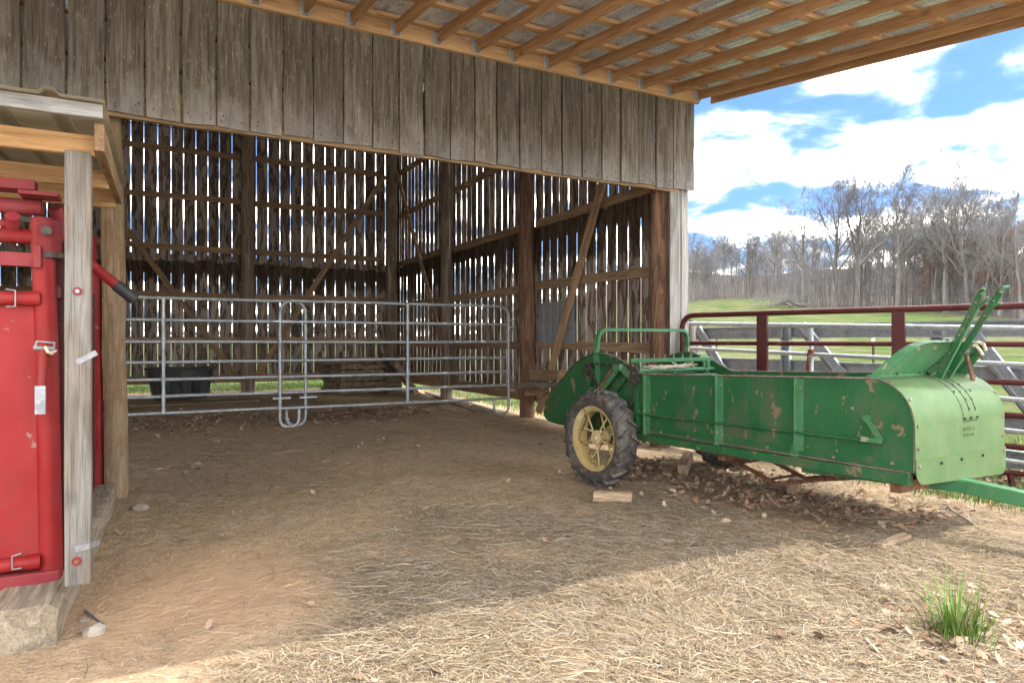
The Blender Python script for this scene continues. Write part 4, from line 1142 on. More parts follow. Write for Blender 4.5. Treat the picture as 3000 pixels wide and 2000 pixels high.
# wheels
def wheel():
    e = empty('wheel', (0, 0, 0), 0); e.parent = None
    b = MB()
    b.lathe([(-0.065, 0.272), (-0.090, 0.300), (-0.099, 0.340), (-0.094, 0.378), (-0.080, 0.393), (-0.04, 0.401), (0.04, 0.401), (0.080, 0.393), (0.094, 0.378), (0.099, 0.340), (0.090, 0.300), (0.065, 0.272)], 56, closed=True)
    tyre = b.build('tyre', M['tyre'], e, local=True, smooth=True, ang=50)
    b = MB(); nl = 20
    for k in range(nl):
        for s in (-1, 1):
            a0 = 2 * math.pi * (k + (0.5 if s > 0 else 0)) / nl
            segs = [(0.008 * s * -1, 0.0, 0.397, 0.425), (0.045 * s, 0.075, 0.397, 0.423), (0.088 * s, 0.155, 0.385, 0.416), (0.101 * s, 0.19, 0.352, 0.392)]
            hw = 0.034
            rings = []
            for x, da, rl, rh in segs:
                a = a0 + da
                rr_ = []
                for dd, q in ((-hw, rl), (-hw * 0.62, rh), (hw * 0.62, rh), (hw, rl)):
                    rr_.append((x, q * math.cos(a + dd), q * math.sin(a + dd)))
                rings.append(rr_)
            base_ = len(b.v)
            for r_ in rings: b.v += r_
            for i in range(3):
                for j in range(3): b.f.append([base_ + 4 * i + j, base_ + 4 * i + j + 1, base_ + 4 * i + 5 + j, base_ + 4 * i + 4 + j])
            b.f.append([base_ + j for j in range(4)]); b.f.append([base_ + 12 + j for j in (3, 2, 1, 0)])
    o = b.build('tread_lugs', M['tyre'], tyre, local=True)
    b = MB(); b.lathe([(-0.078, 0.272), (-0.080, 0.284), (-0.072, 0.286), (-0.066, 0.262), (-0.03, 0.252), (0.03, 0.252), (0.066, 0.262), (0.072, 0.286), (0.080, 0.284), (0.078, 0.270), (0.05, 0.240), (-0.05, 0.240)], 48, closed=True)
    rim = b.build('rim', M['yellow'], e, local=True, smooth=True)
    b = MB(); b.lathe([(-0.075, 0.0), (-0.075, 0.030), (-0.055, 0.034), (-0.05, 0.060), (-0.025, 0.064), (-0.02, 0.045), (0.05, 0.045), (0.055, 0.062), (0.08, 0.060), (0.085, 0.0)], 20); b.build('hub', M['yellow'], e, local=True, smooth=True)
    for k in range(10):
        a = 2 * math.pi * k / 10 + 0.2
        x0 = -0.035 if k % 2 else 0.065
        b = MB(); b.tube([(x0, 0.050 * math.cos(a), 0.050 * math.sin(a)), (-0.012 if k % 2 else 0.02, 0.245 * math.cos(a + 0.06), 0.245 * math.sin(a + 0.06))], 0.0085, 8); b.build('spoke', M['yellow'], e, local=True, smooth=True)
    return e
w1 = wheel(); w1.parent = SP; w1.location = (-0.275, 2.53, 0.405); w1['label'] = 'muddy near wheel with chevron tread tyre'
w2 = copy_tree(w1, SP); w2.location = (W + 0.22, 2.53, 0.405); w2['label'] = 'shaded far wheel beyond the box'
b = MB(); b.tube([(-0.30, 2.53, 0.405), (W + 0.25, 2.53, 0.405)], 0.032, 14); sp(b, 'axle', 'rust', smooth=True)
b = MB(); b.lathe([(-0.12, 0.02), (-0.12, 0.10), (-0.10, 0.105), (-0.09, 0.10), (-0.06, 0.055), (-0.05, 0.02)], 24, Matrix.Translation((-0.02, 2.53, 0.405))); sp(b, 'axle_sprocket', 'yellow', smooth=True)
# drive chain and sprockets on the near side
def sprocket(y, z, r_, x=-0.045, teeth=12):
    b = MB(); pts = []
    for k in range(teeth * 2):
        a = 2 * math.pi * k / (teeth * 2); q = r_ * (1.12 if k % 2 == 0 else 0.92); pts.append((x, y + q * math.cos(a), z + q * math.sin(a)))
    b.prism(pts, (-0.010, 0, 0)); b.cyl((x + 0.04, y, z), (x - 0.03, y, z), 0.022, 10); return sp(b, 'sprocket', 'chain')
sprocket(2.985, 0.985, 0.055); sprocket(2.345, 0.965, 0.070)
def circ(y, z, r_, a0, a1, n=8): return [(y + r_ * math.cos(R(a0 + (a1 - a0) * i / n)), z + r_ * math.sin(R(a0 + (a1 - a0) * i / n))) for i in range(n + 1)]
loop = circ(2.985, 0.985, 0.06, 200, 95) + circ(2.345, 0.965, 0.075, 88, -60 - 90) + circ(2.53, 0.55, 0.09, 215, 330, 8)
b = MB(); Lp = []
loop.append(loop[0])
for (ya, za), (yb, zb) in zip(loop, loop[1:]):
    dd = math.hypot(yb - ya, zb - za); n = max(1, int(round(dd / 0.028)))
    for i in range(n): Lp.append((ya + (yb - ya) * i / n, za + (zb - za) * i / n))
for i, (y, z) in enumerate(Lp):
    y2, z2 = Lp[(i + 1) % len(Lp)]
    b.bar((-0.05, y, z), (-0.05, y2, z2), 0.020 if i % 2 else 0.012, 0.020 if i % 2 else 0.028, (0, y2 - y + 0.3, z2 - z + 0.1))
sp(b, 'drive_chain', 'chain')
b = MB(); b.bar((-0.06, 2.82, 0.74), (-0.06, 2.50, 1.03), 0.045, 0.022, (0, 1, 1)); b.bar((-0.06, 2.50, 1.03), (-0.06, 2.37, 0.95), 0.05, 0.05, (0, 1, -1)); b.box((-0.10, 2.46, 0.99), (-0.03, 2.56, 1.04)); bevel(sp(b, 'bearing_arm', 'green_light'), 0.003)
b = MB(); b.bar((-0.045, 2.68, 0.72), (-0.045, 2.45, 0.93), 0.04, 0.02, (0, 1, 1)); b.box((-0.05, 2.30, 0.50), (-0.005, 2.34, 0.90)); b.bar((-0.04, 3.05, 0.62), (-0.04, 2.90, 1.0), 0.03, 0.012, (0, 1, 0)); sp(b, 'side_stay', 'green')
b = MB(); b.tube([(-0.075, 2.84, 0.76), (-0.075, 2.575, 1.02)], 0.014, 10); sp(b, 'adjuster_rod', 'rust', smooth=True)
# arched guard bar over the beaters
hp = fillet([(-0.012, 2.875, 0.62), (-0.012, 2.875, 1.03), (-0.014, 2.90, 1.12), (-0.010, 2.86, 1.362), (W + 0.010, 2.83, 1.362), (W + 0.012, 2.83, 1.10)], 0.10, 8)
b = MB()
ring0 = None
for i, p in enumerate(hp):
    d = (hp[min(i + 1, len(hp) - 1)] - hp[max(i - 1, 0)]).normalized(); yv = Vector((0, 1, 0)); nv = d.cross(yv).normalized(); yv = nv.cross(d).normalized()
    for a_, c_ in ((-0.026, -0.014), (0.026, -0.014), (0.026, 0.014), (-0.026, 0.014)): b.v.append(tuple(p + yv * a_ + nv * c_))
for i in range(len(hp) - 1):
    for k in range(4): b.f.append([4 * i + k, 4 * i + (k + 1) % 4, 4 * i + 4 + (k + 1) % 4, 4 * i + 4 + k])
b.f.append([3, 2, 1, 0]); b.f.append([4 * (len(hp) - 1) + k for k in range(4)])
sp(b, 'arch_bar', 'green_light', smooth=True, ang=30)
# beaters
def beater(y, z, r_, nm, seed, bars=4, a0=0.3):
    r2 = random.Random(seed)
    b = MB(); b.tube([(-0.05, y, z), (W + 0.02, y, z)], 0.020, 10); sh_ = sp(b, 'beater_shaft', 'green_light', smooth=True)
    for k in range(bars):
        a = a0 + 2 * math.pi * k / bars; cy, cz = y + r_ * math.cos(a), z + r_ * math.sin(a)
        b = MB(); b.bar((0.03, cy, cz), (W - 0.03, cy, cz), 0.032, 0.012, (0, math.cos(a), math.sin(a))); bar_ = sp(b, 'beater_bar', 'green_light', sh_)
        for i in range(9):
            b = MB()
            x = 0.08 + i * (W - 0.16) / 8 + r2.uniform(-.008, .008); L = 0.055
            b.tube([(x, cy, cz), (x + r2.uniform(-.01, .01), cy + L * math.cos(a), cz + L * math.sin(a))], [0.008, 0.006], 6)
            sp(b, 'tooth', 'rustedge', sh_)
        for xx in (0.12, W / 2, W - 0.12):
            b = MB(); pp = [(xx, y, z), (xx, y + r_ * 0.5 * math.cos(a + 0.5), z + r_ * 0.5 * math.sin(a + 0.5)), (xx, cy, cz)]
            for p, q in zip(pp, pp[1:]): b.bar(p, q, 0.030, 0.010, (0, 1, 0.2))
            sp(b, 'beater_arm', 'green_light', sh_)
    return sh_
beater(2.47, 0.985, 0.095, 'upper', 4, 3, 1.65)
beater(2.93, 0.80, 0.15, 'lower', 5, 4, 0.6)
b = MB(); b.lathe([(0, 0.105), (0, 0.125), (-0.10, 0.125), (-0.10, 0.105)], 28, Matrix.Translation((W - 0.01, 2.62, 1.01)), closed=True); sp(b, 'end_drum', 'green_light', smooth=True)
b = MB()
for i in range(24):
    rr_ = random.Random(i); b.tube([(rr_.uniform(.2, .9), 2.47 + rr_.gauss(0, .03), 1.0 + rr_.uniform(0, .03)), (rr_.uniform(.2, .9), 2.47 + rr_.gauss(0, .06), 1.01 + rr_.uniform(-.03, .05))], 0.004, 4)
o = sp(b, 'caught_straw', 'rope'); o['kind'] = 'stuff'
for i in range(3):
    b = MB(); b.bar((0.35 + i * 0.14, 3.30, 0.98), (0.42 + i * 0.14, 3.24, 1.03), 0.09, 0.006, (0, 1, 1)); sp(b, 'paddle', 'rust')
b = MB(); b.tube([(0.0, 3.45, 0.62), (W, 3.45, 0.62)], 0.025, 10); sp(b, 'rear_shaft', 'rust', smooth=True)
# sagging apron chain under the box
b = MB()
for xx in (0.42, 0.80):
    pa = [(xx, 2.35, 0.33), (xx, 1.9, 0.31), (xx, 1.55, 0.24), (xx, 1.25, 0.15), (xx, 0.9, 0.24), (xx, 0.5, 0.33), (xx, 0.2, 0.38)]
    for p, q in zip(pa, pa[1:]): b.bar(p, q, 0.03, 0.02, (0, 0, 1))
for i in range(7):
    y = 0.5 + i * 0.28; z = 0.335 - 0.18 * math.exp(-((y - 1.25) / 0.42) ** 2); b.bar((0.40, y, z), (0.82, y, z), 0.015, 0.025, (0, 0, 1))
sp(b, 'apron_chain', 'rust')

def spw(x, y, z=0.0):
    v = WM[SP.name] @ Vector((x, y, z)); return v
log_beam('wheel_chock', gp(1738, 1443, 0.04), gp(1852, 1447, 0.04), 0.12, 0.10, 61, M['block'], 'split log chock lying in front of the muddy spreader wheel', 'wood block', 0.007, 0.65)
log_beam('wood_block', gp(2322, 1432, 0.06), gp(2345, 1395, 0.07), 0.085, 0.13, 62, M['block'], 'pale sawn block standing among leaves under the spreader front', 'wood block', 0.003)
log_beam('wood_block', gp(2000, 1372, 0.05), gp(2015, 1340, 0.05), 0.10, 0.12, 63, M['block'], 'small brown block among leaves behind the spreader wheel', 'wood block', 0.004)
log_beam('stick', gp(2572, 1583, 0.02), gp(2655, 1552, 0.02), 0.055, 0.045, 64, M['block'], 'weathered stub of wood lying on straw below the spreader hood', 'stick', 0.004)
# ------------------------------------------------------------------ gates and fence on the right
G0, G1 = Vector((5.50, 6.08, 0)), Vector((6.58, 2.95, 0))
gd = (G1 - G0).normalized(); gn = Vector((-gd.y, gd.x, 0))
GE = G0 + gd * 5.2
def on_gate(px, py=1000): return onplane(px, py, G0, gn)
rg = empty('pipe_gate', (G0.x, G0.y, 0.05)); tag(rg, 'maroon painted pipe gate behind the green spreader', 'gate')
RZ = (1.553, 1.232, 0.905, 0.625, 0.36, 0.135)
b = MB(); b.tube(fillet([G0 + Vector((0, 0, 0.10)), G0 + Vector((0, 0, RZ[0])), GE + Vector((0, 0, RZ[0])), GE + Vector((0, 0, 0.10))], 0.17, 10), 0.030, 16); b.build('outer_frame', M['maroon'], rg, smooth=True)
for z in RZ[1:]:
    b = MB(); b.tube([G0 + Vector((0, 0, z)), GE + Vector((0, 0, z - 0.01))], 0.025, 14); b.build('rail', M['maroon'], rg, smooth=True)
for px_ in (2237, 2635, 3150):
    p = on_gate(px_); p.z = 0
    b = MB()
    q = p + gn * 0.0
    Mx = Matrix(((gd.x, gn.x, 0, q.x), (gd.y, gn.y, 0, q.y), (0, 0, 1, 0), (0, 0, 0, 1)))
    b.box((-0.055, -0.052, RZ[-1]), (0.055, -0.046, RZ[0] - 0.02), Mx); b.box((-0.055, -0.0455, RZ[-1]), (-0.049, -0.005, RZ[0] - 0.02), Mx); b.box((0.049, -0.0455, RZ[-1]), (0.055, -0.005, RZ[0] - 0.02), Mx)
    b.box((-0.055, -0.030, RZ[-1]), (0.055, -0.027, RZ[0] - 0.025), Mx)
    b.build('channel_upright', M['maroon'], rg)
p = on_gate(2958); p.z = 0
b = MB(); b.tube([p + Vector((0, 0, 0.14)), p + gd * 0.02 + Vector((0, 0, 0.0))], 0.025, 12); b.build('leg', M['maroon'], rg, smooth=True)
# galvanised gate just behind
H0, H1 = Vector((6.40, 7.30, 0)), Vector((6.66, 2.2, 0))
hg = empty('pipe_gate', (6.4, 7.3, 0.05)); tag(hg, 'galvanised pipe gate standing just behind the maroon gate', 'gate')
def hz(z, f): return z - 0.17 * f * (0.4 + 0.6 * z / 1.5)
b = MB(); b.tube(fillet([H0 + Vector((0, 0, 0.2)), H0 + Vector((0, 0, 1.5)), H1 + Vector((0, 0, hz(1.5, 1))), H1 + Vector((0, 0, 0.1))], 0.15, 8), 0.027, 14); b.build('outer_frame', M['galv'], hg, smooth=True)
for z in (1.17, 0.85, 0.56, 0.28):
    b = MB(); b.tube([H0 + Vector((0, 0, z)), H1 + Vector((0, 0, hz(z, 1)))], 0.023, 12); b.build('rail', M['galv'], hg, smooth=True)
for px_ in (2377,):
    p = onplane(px_, 1000, H0, Vector((1, 0.05, 0))); b = MB(); b.tube([Vector((p.x, p.y, 1.40)), Vector((p.x, p.y, 0.2))], 0.024, 12); b.build('upright', M['galv'], hg, smooth=True)
    pt = p
b = MB(); r_ = random.Random(5)
for k in range(4):
    a0 = r_.uniform(0, 6); pts = []
    for i in range(18):
        t = i / 17
        pts.append(Vector((pt.x - 0.035 + 0.02 * math.sin(a0 + 7 * t), pt.y + 0.04 * math.sin(3 * t + 0.2 * k) - 0.02 * k * 0.3, 1.10 - 0.30 * math.sin(math.pi * t) * (0.8 + 0.06 * k) + 0.03 * math.cos(a0 + 9 * t))))
    b.tube(pts, 0.004, 5)
for k in range(4):
    b.tube([(pt.x + 0.034 * math.cos(t), pt.y + 0.034 * math.sin(t), 1.12 + 0.012 * k) for t in np.linspace(0, 6.28, 12)], 0.007, 5)
o = b.build('baling_twine', M['twine'], None, smooth=True); tag(o, 'orange baling twine knotted round the galvanised gate upright', 'twine')
# fence of galvanised steel channel
cf = empty('channel_fence', (7.1, 5.0, 0)); tag(cf, 'fence of dull galvanised steel channel rails with slanting braces', 'fence')
def channel(p0, p1, w, dep, mat='galv_old', hint=(0, 0, 1)):
    M_, L = frame(Vector(p0), Vector(p1), hint); b = MB(); t = 0.004
    b.box((-w / 2, -t / 2, 0), (w / 2, t / 2, L), M_); b.box((-w / 2, t / 2, 0), (-w / 2 + t, dep, L), M_); b.box((w / 2 - t, t / 2, 0), (w / 2, dep, L), M_)
    b.box((-w / 2 + t, dep - t, 0), (-w / 2 + 0.02, dep, L), M_); b.box((w / 2 - 0.02, dep - t, 0), (w / 2 - t, dep, L), M_)
    b.tube([M_ @ Vector((0.02, -t, 0)), M_ @ Vector((0.02, -t, L))], 0.006, 6)
    return b
FX = 7.12
for z in (1.37, 0.935, 0.475, 0.15):
    for ya, yb in ((8.4, 5.35), (5.33, 1.6)):
        channel((FX, ya, z + RND.uniform(-.01, .01)), (FX + 0.05, yb, z + RND.uniform(-.01, .01)), 0.165, 0.05).build('rail', M['galv_old'], cf)
for px_ in (2307, 2752):
    p = at_x(px_, 1000, FX + 0.02)
    channel((p.x + 0.0, p.y, -0.1), (p.x + 0.0, p.y, 1.44), 0.13, 0.05, hint=(0, 1, 0)).build('fence_post', M['galv_old'], cf)
for (xa, ya, xb, yb) in ((2040, 962, 2130, 1110), (2345, 955, 2480, 1120), (2850, 985, 3030, 1215)):
    p0, p1 = at_x(xa, ya, FX - 0.06), at_x(xb, yb, FX - 0.06)
    channel(p0, p1, 0.14, 0.04, hint=(0, 1, 0)).build('brace', M['galv_old'], cf)
    b = MB(); d = (p1 - p0).normalized(); b.tube([p0 + Vector((-0.01, 0.068, 0)), p1 + Vector((-0.01, 0.068, 0))], 0.005, 6); b.build('rust_edge', M['rust'], cf)
def round_post(x, y, r_, h, mat, label, name='fence_post', cat='post'):
    o = pole(name, x, y, r_, h, mat, None, int(x * 10), n=14); return tag(o, label, cat)
p = at_d(2022, 1000, 9.8); round_post(p.x, p.y, 0.085, 1.56, M['greypost'], 'round wooden post standing just outside the barn corner')
p = at_d(2040, 1000, 11.2); round_post(p.x, p.y, 0.07, 1.3, M['greypost'], 'second wooden post behind the barn corner post')
# wire fence in the pasture with steel posts
tp = []
for i, (px_, d) in enumerate(((2100, 24), (2560, 17), (3060, 13))):
    p = at_d(px_, 1000, d); g = ground_z(p.x, p.y); tp.append(Vector((p.x, p.y, g)))
    e = empty('steel_post', (p.x, p.y, g)); tag(e, ['slim red steel fence post far left along the pasture wire', 'slim red steel fence post with white tip seen below the maroon gate rail', 'slim red steel fence post at the right edge of the pasture wire'][i], 'post', 'steel posts of the pasture wire fence')
    b = MB(); b.box((p.x - 0.028, p.y - 0.004, g - 0.1), (p.x + 0.028, p.y + 0.004, g + 1.18)); b.box((p.x - 0.004, p.y + 0.004, g - 0.1), (p.x + 0.004, p.y + 0.045, g + 1.18)); b.build('shaft', M['maroon'], e)
    b = MB(); b.box((p.x - 0.0285, p.y - 0.0045, g + 1.18), (p.x + 0.0285, p.y + 0.046, g + 1.30)); b.build('white_tip', M['white'], e)
tp = [tp[0] + (tp[0] - tp[1]) * 2] + tp + [tp[2] + (tp[2] - tp[1]) * 1.5]
wf = empty('wire_fence', tuple(tp[1])); tag(wf, 'thin barbed wire strands crossing the pasture', 'wire fence')
for z in (0.35, 0.65, 0.95):
    b = MB(); pts = []
    for a, c in zip(tp, tp[1:]):
        for i in range(8): pts.append(a + (c - a) * i / 8 + Vector((0, 0, z - 0.03 * math.sin(math.pi * i / 8))))
    b.tube(pts, 0.006, 5); b.build('wire_strand', M['wire'], wf, smooth=True)

# ------------------------------------------------------------------ bare trees
def tree_parts(seed, H, r0, spread=0.9, clear=0.3, limbs=11, lean=(0, 0), fork=False, dens=0.85, leaves=0):
    r_ = random.Random(seed); T = MB(); K = MB(); Q = []
    UP = Vector((0, 0, 1))
    def jit(d, a):
        v = Vector((r_.gauss(0, a), r_.gauss(0, a), r_.gauss(0, a))); return (d + v).normalized()
    def limb(p, d, L, rad, lev, mb, nseg, sides, trop):
        pts = [p.copy()]; rs = [rad]; q = p.copy(); dd = d.copy()
        for i in range(nseg):
            dd = jit(dd + UP * trop, 0.13 if lev else 0.035); q = q + dd * (L / nseg); pts.append(q.copy()); rs.append(max(0.009, rad * (1 - 0.80 * (i + 1) / nseg)) if lev else rad * (1 - 0.94 * ((i + 1) / nseg) ** 0.9))
        mb.tube(pts, rs, sides, False)
        return pts, rs
    def at(pts, rs, f):
        k = f * (len(pts) - 1); i = min(int(k), len(pts) - 2); u = k - i
        return pts[i].lerp(pts[i + 1], u), rs[i] + (rs[i + 1] - rs[i]) * u, (pts[i + 1] - pts[i]).normalized()
    def side_dir(d, ang):
        o = d.orthogonal().normalized(); o.rotate(Matrix.Rotation(r_.uniform(0, 6.283), 3, d)); return (d * math.cos(ang) + o * math.sin(ang)).normalized()
    def grow(pts, rs, L, lev):
        if lev > 4: return
        n = {1: 7, 2: 6, 3: 5, 4: 3}[lev]
        n = max(2, int(n * dens * r_.uniform(0.8, 1.2)))
        for i in range(n):
            f = 1 - (i + r_.random()) / n * (0.75 if lev > 1 else 0.78)
            p, rd, d = at(pts, rs, min(0.99, f))
            l2 = L * (1 - 0.45 * f) * r_.uniform(0.40, 0.66)
            if lev == 4:
                nd = side_dir(d, r_.uniform(0.3, 0.9)); e = p + (nd + UP * 0.25) * max(0.35, l2)
                o = nd.orthogonal().normalized() * 0.008; o2 = nd.cross(o).normalized() * 0.008
                b_ = len(K.v); K.v += [tuple(p + o), tuple(p - o * 0.5 + o2), tuple(p - o * 0.5 - o2), tuple(e)]; K.f += [[b_, b_ + 1, b_ + 3], [b_ + 1, b_ + 2, b_ + 3], [b_ + 2, b_, b_ + 3]]
                if leaves and r_.random() < leaves: Q.append(e)
            else:
                a, c = limb(p, side_dir(d, r_.uniform(0.45, 0.95)), l2, max(0.012, min(rd * 0.6, l2 * 0.018)), lev, K, {1: 4, 2: 3, 3: 2}[lev], {1: 5, 2: 4, 3: 3}[lev], 0.10)
                grow(a, c, l2, lev + 1)
    starts = [(Vector((0, 0, -0.3)), Vector((lean[0], lean[1], 1)).normalized(), H * 0.93, r0)]
    if fork: starts = [(Vector((0, 0, -0.3)), Vector((0.13 + lean[0], 0.03, 1)).normalized(), H * 0.92, r0 * 0.8), (Vector((0.1, 0, -0.3)), Vector((-0.12, -0.05, 1)).normalized(), H * 0.86, r0 * 0.7)]
    for p, d, L, rd in starts:
        pts, rs = limb(p, d, L, rd, 0, T, 9, 9, 0.02)
        rs0 = rs
        nl = int(limbs * (0.65 if fork else 1))
        for i in range(nl):
            f = clear + (0.97 - clear) * (i + r_.random() * 0.7) / nl
            q, rr_, dd = at(pts, rs, f)
            l2 = H * (0.50 - 0.30 * (f - clear) / (1 - clear)) * spread * r_.uniform(0.75, 1.15)
            a, c = limb(q, side_dir(dd, r_.uniform(0.55, 0.95)), l2, min(rr_ * 0.62, 0.014 * l2 + 0.02), 1, T if l2 > 0.22 * H else K, 5, 6, 0.13)
            grow(a, c, l2, 2 if lev_small else 1)
    return T, K, Q
lev_small = False
TREES = []
specs = [dict(H=20, r0=0.42, spread=1.0, clear=0.30, limbs=16, dens=1.05), dict(H=21, r0=0.40, spread=0.85, clear=0.36, limbs=16, dens=1.05), dict(H=19, r0=0.44, spread=1.15, clear=0.25, limbs=15, dens=1.0), dict(H=20, r0=0.46, spread=0.95, clear=0.26, limbs=20, fork=True, dens=0.95),
         dict(H=18, r0=0.22, spread=0.52, clear=0.45, limbs=13, dens=0.85), dict(H=19, r0=0.19, spread=0.45, clear=0.5, limbs=12, dens=0.85), dict(H=16, r0=0.16, spread=0.55, clear=0.35, limbs=12, dens=0.85), dict(H=15, r0=0.40, spread=1.05, clear=0.35, limbs=8, lean=(-0.05, 0), dens=0.85), dict(H=9, r0=0.09, spread=0.75, clear=0.15, limbs=14, dens=0.85, leaves=0.5)]
for i, s in enumerate(specs):
    T, K, Q = tree_parts(100 + i, **s)
    L_ = None
    if Q:
        L_ = MB(); r_ = random.Random(3)
        for e in Q:
            for _ in range(2):
                c = e + Vector((r_.gauss(0, .15), r_.gauss(0, .15), r_.gauss(0, .15))); a = Vector((r_.gauss(0, 1), r_.gauss(0, 1), r_.gauss(0, 1))).normalized() * 0.06; b2 = a.orthogonal().normalized() * 0.035
                L_.add([c - a, c + b2, c + a, c - b2], [(0, 1, 2, 3)])
        L_ = L_.mesh('leaves')
    TREES.append((T.mesh('trunk', True, 80), K.mesh('crown', True, 80), s['H'], L_))
TREE_N = [0]
def tree(px_, d, k, h=None, label=None, group=None, pale=False, rz_=None, top=None):
    p = at_d(px_, 1000, d); g = ground_z(p.x, p.y)
    if top: h = EYE + (1000 - top) / 2000 * d - g
    t, c, H, lv_ = TREES[k]
    e = empty('bare_tree', (p.x, p.y, g), RND.uniform(0, 6.28) if rz_ is None else rz_)
    tag(e, label, 'tree', group)
    s = (h or H) / H
    e.scale = (s, s, s)
    for nm, me, mt in (('trunk', t, 'bark_pale' if pale else 'bark'), ('crown', c, 'twig')) + ((('leaves', lv_, 'copper'),) if lv_ else ()):
        o = bpy.data.objects.new(nm, me); COL.objects.link(o); o.parent = e
        if not me.materials: me.materials.append(M[mt])
        if pale and nm == 'trunk': o.material_slots[0].link = 'OBJECT'; o.material_slots[0].material = M['bark_pale']
    return e
wg = 'bare trees along the woodland edge'
tree(2357, 99, 7, top=585, label='old spreading oak with broken crown at the woodland edge beside the fallen branch', group=wg)
tree(2440, 97, 2, top=552, label='dark crooked tree just right of the broken oak', group=wg)
tree(2510, 97, 0, top=515, label='tall straight tree with rounded fan crown in mid woodland edge', group=wg)
tree(2630, 90, 1, top=503, label='tall dark leaning tree above the maroon gate upright', group=wg)
tree(2650, 91, 5, top=560, label='slim trunk standing close against the tall dark leaning tree', group=wg)
tree(2845, 80, 3, top=478, label='pale twin stemmed beech with the tallest crown at right', group=wg, pale=True)
tree(2772, 84, 0, top=500, label='broad grey tree left of the pale twin stemmed beech', group=wg)
tree(2992, 68, 4, top=560, label='dark slender trunk at the right edge of the picture', group=wg)
tree(2930, 76, 2, top=600, label='grey wide branching tree right of the pale beech', group=wg, pale=True)
tree(2190, 148, 0, top=662, label='round crowned tree on the crest of the green hill', group=wg)
tree(2125, 146, 1, top=668, label='tall narrow tree behind the hill crest near the barn corner', group=wg)
tree(2030, 124, 2, top=690, label='tree standing on the meadow closest to the barn corner', group=wg)
tree(2090, 138, 6, top=720, label='small grey tree left of the hill crest', group=wg)
tree(2270, 150, 0, top=640, label='grey tree behind the oak on the hilltop', group=wg)
DEEP = {4: 'slender %s barked bare tree inside the winter woodland', 5: 'very thin tall %s barked tree inside the winter woodland', 6: 'short slim %s barked tree inside the winter woodland', 0: 'big %s barked bare tree with rounded crown inside the woodland', 1: 'big %s barked bare tree with narrow crown inside the woodland'}
ig = 'trees standing deep in the winter woodland'
rt = random.Random(77)
for i in range(262):
    px_ = (rt.uniform(1960, 3250) if i % 3 else rt.uniform(2500, 3150)) if i < 205 else rt.uniform(1985, 2400)
    d = wood_edge(px_) + 2 + 110 * rt.random() ** 1.3
    k = rt.choice([4, 5, 5, 4, 6, 0, 1, 5, 6]); pale_ = rt.random() < 0.3
    env = np.interp(px_, [2000, 2190, 2357, 2510, 2640, 2800, 3000, 3300], [700, 675, 650, 610, 590, 570, 590, 600]) + rt.uniform(0, 170 if i < 205 else 90)
    p = at_d(px_, 1000, d); hh = min(TREES[k][2] * 1.02, EYE + (1000 - env) / 2000 * d - ground_z(p.x, p.y))
    if hh < 4: continue
    tree(px_, d, k, h=hh, label=DEEP[k] % ('pale' if pale_ else 'dark'), group=ig, pale=pale_)
for i in range(12):
    px_ = rt.uniform(2700, 3060); tree(px_, wood_edge(px_) + rt.uniform(3, 22), 8, h=rt.uniform(5, 11), label='young beech still holding coppery leaves among the trunks at right', group='coppery young beeches at right')
ub = MB(); rt = random.Random(31)
for i in range(4200):
    px_ = rt.uniform(1950, 3250); d = wood_edge(px_) + 3 + 120 * rt.random() ** 1.2
    p = at_d(px_, 1000, d); g = ground_z(p.x, p.y, False); h = rt.uniform(3, 11); w = rt.uniform(0.02, 0.07); lx, ly = rt.gauss(0, .08) * h, rt.gauss(0, .08) * h
    b0 = len(ub.v)
    ub.v += [(p.x - w, p.y, g - .2), (p.x + w * .5, p.y + w, g - .2), (p.x + w * .5, p.y - w, g - .2), (p.x + lx, p.y + ly, g + h)]
    ub.f += [[b0, b0 + 1, b0 + 3], [b0 + 1, b0 + 2, b0 + 3], [b0 + 2, b0, b0 + 3]]
    for j in range(5):
        f = rt.uniform(0.25, 0.95); q = (p.x + lx * f, p.y + ly * f, g + h * f); L = rt.uniform(0.6, 2.2) * (1.2 - f); a = rt.uniform(0, 6.28); b0 = len(ub.v)
        ub.v += [(q[0], q[1], q[2] - .025), (q[0], q[1], q[2] + .025), (q[0] + L * math.cos(a), q[1] + L * math.sin(a), q[2] + L * rt.uniform(0.1, 0.9))]; ub.f += [[b0, b0 + 1, b0 + 2]]
tag(ub.build('woodland_brush', M['twig']), 'grey tangle of saplings and brush filling the winter woodland', kind='stuff')
fb = empty('fallen_branch', at_d(2340, 1000, 97).xy.to_3d() + Vector((0, 0, ground_z(*at_d(2340, 1000, 97).xy)))); tag(fb, 'grey fallen branch sprawling on the grass beside the old oak', 'branch')
g0 = ground_z(*at_d(2340, 1000, 97).xy)
def fbp(px_, py): return at_d(px_, py, 96.5)
b = MB(); b.tube([fbp(2356, 893), fbp(2335, 893), fbp(2310, 880), fbp(2285, 888), fbp(2255, 897)], [0.30, 0.26, 0.20, 0.15, 0.06], 8); b.tube([fbp(2330, 890), fbp(2318, 900), fbp(2300, 890), fbp(2272, 898)], [0.2, 0.15, 0.1, 0.05], 7); b.build('limb', M['bark'], fb, smooth=True)
b = MB(); r_ = random.Random(8)
for i in range(420):
    a = fbp(r_.uniform(2235, 2345), r_.uniform(862, 895)) + Vector((r_.gauss(0, 1), r_.gauss(0, 1), 0)); b.tube([a, a + Vector((r_.gauss(-.5, .7), r_.gauss(0, .7), r_.gauss(0.0, .45)))], [0.022, 0.009], 3, False)
b.build('twigs', M['twig'], fb)

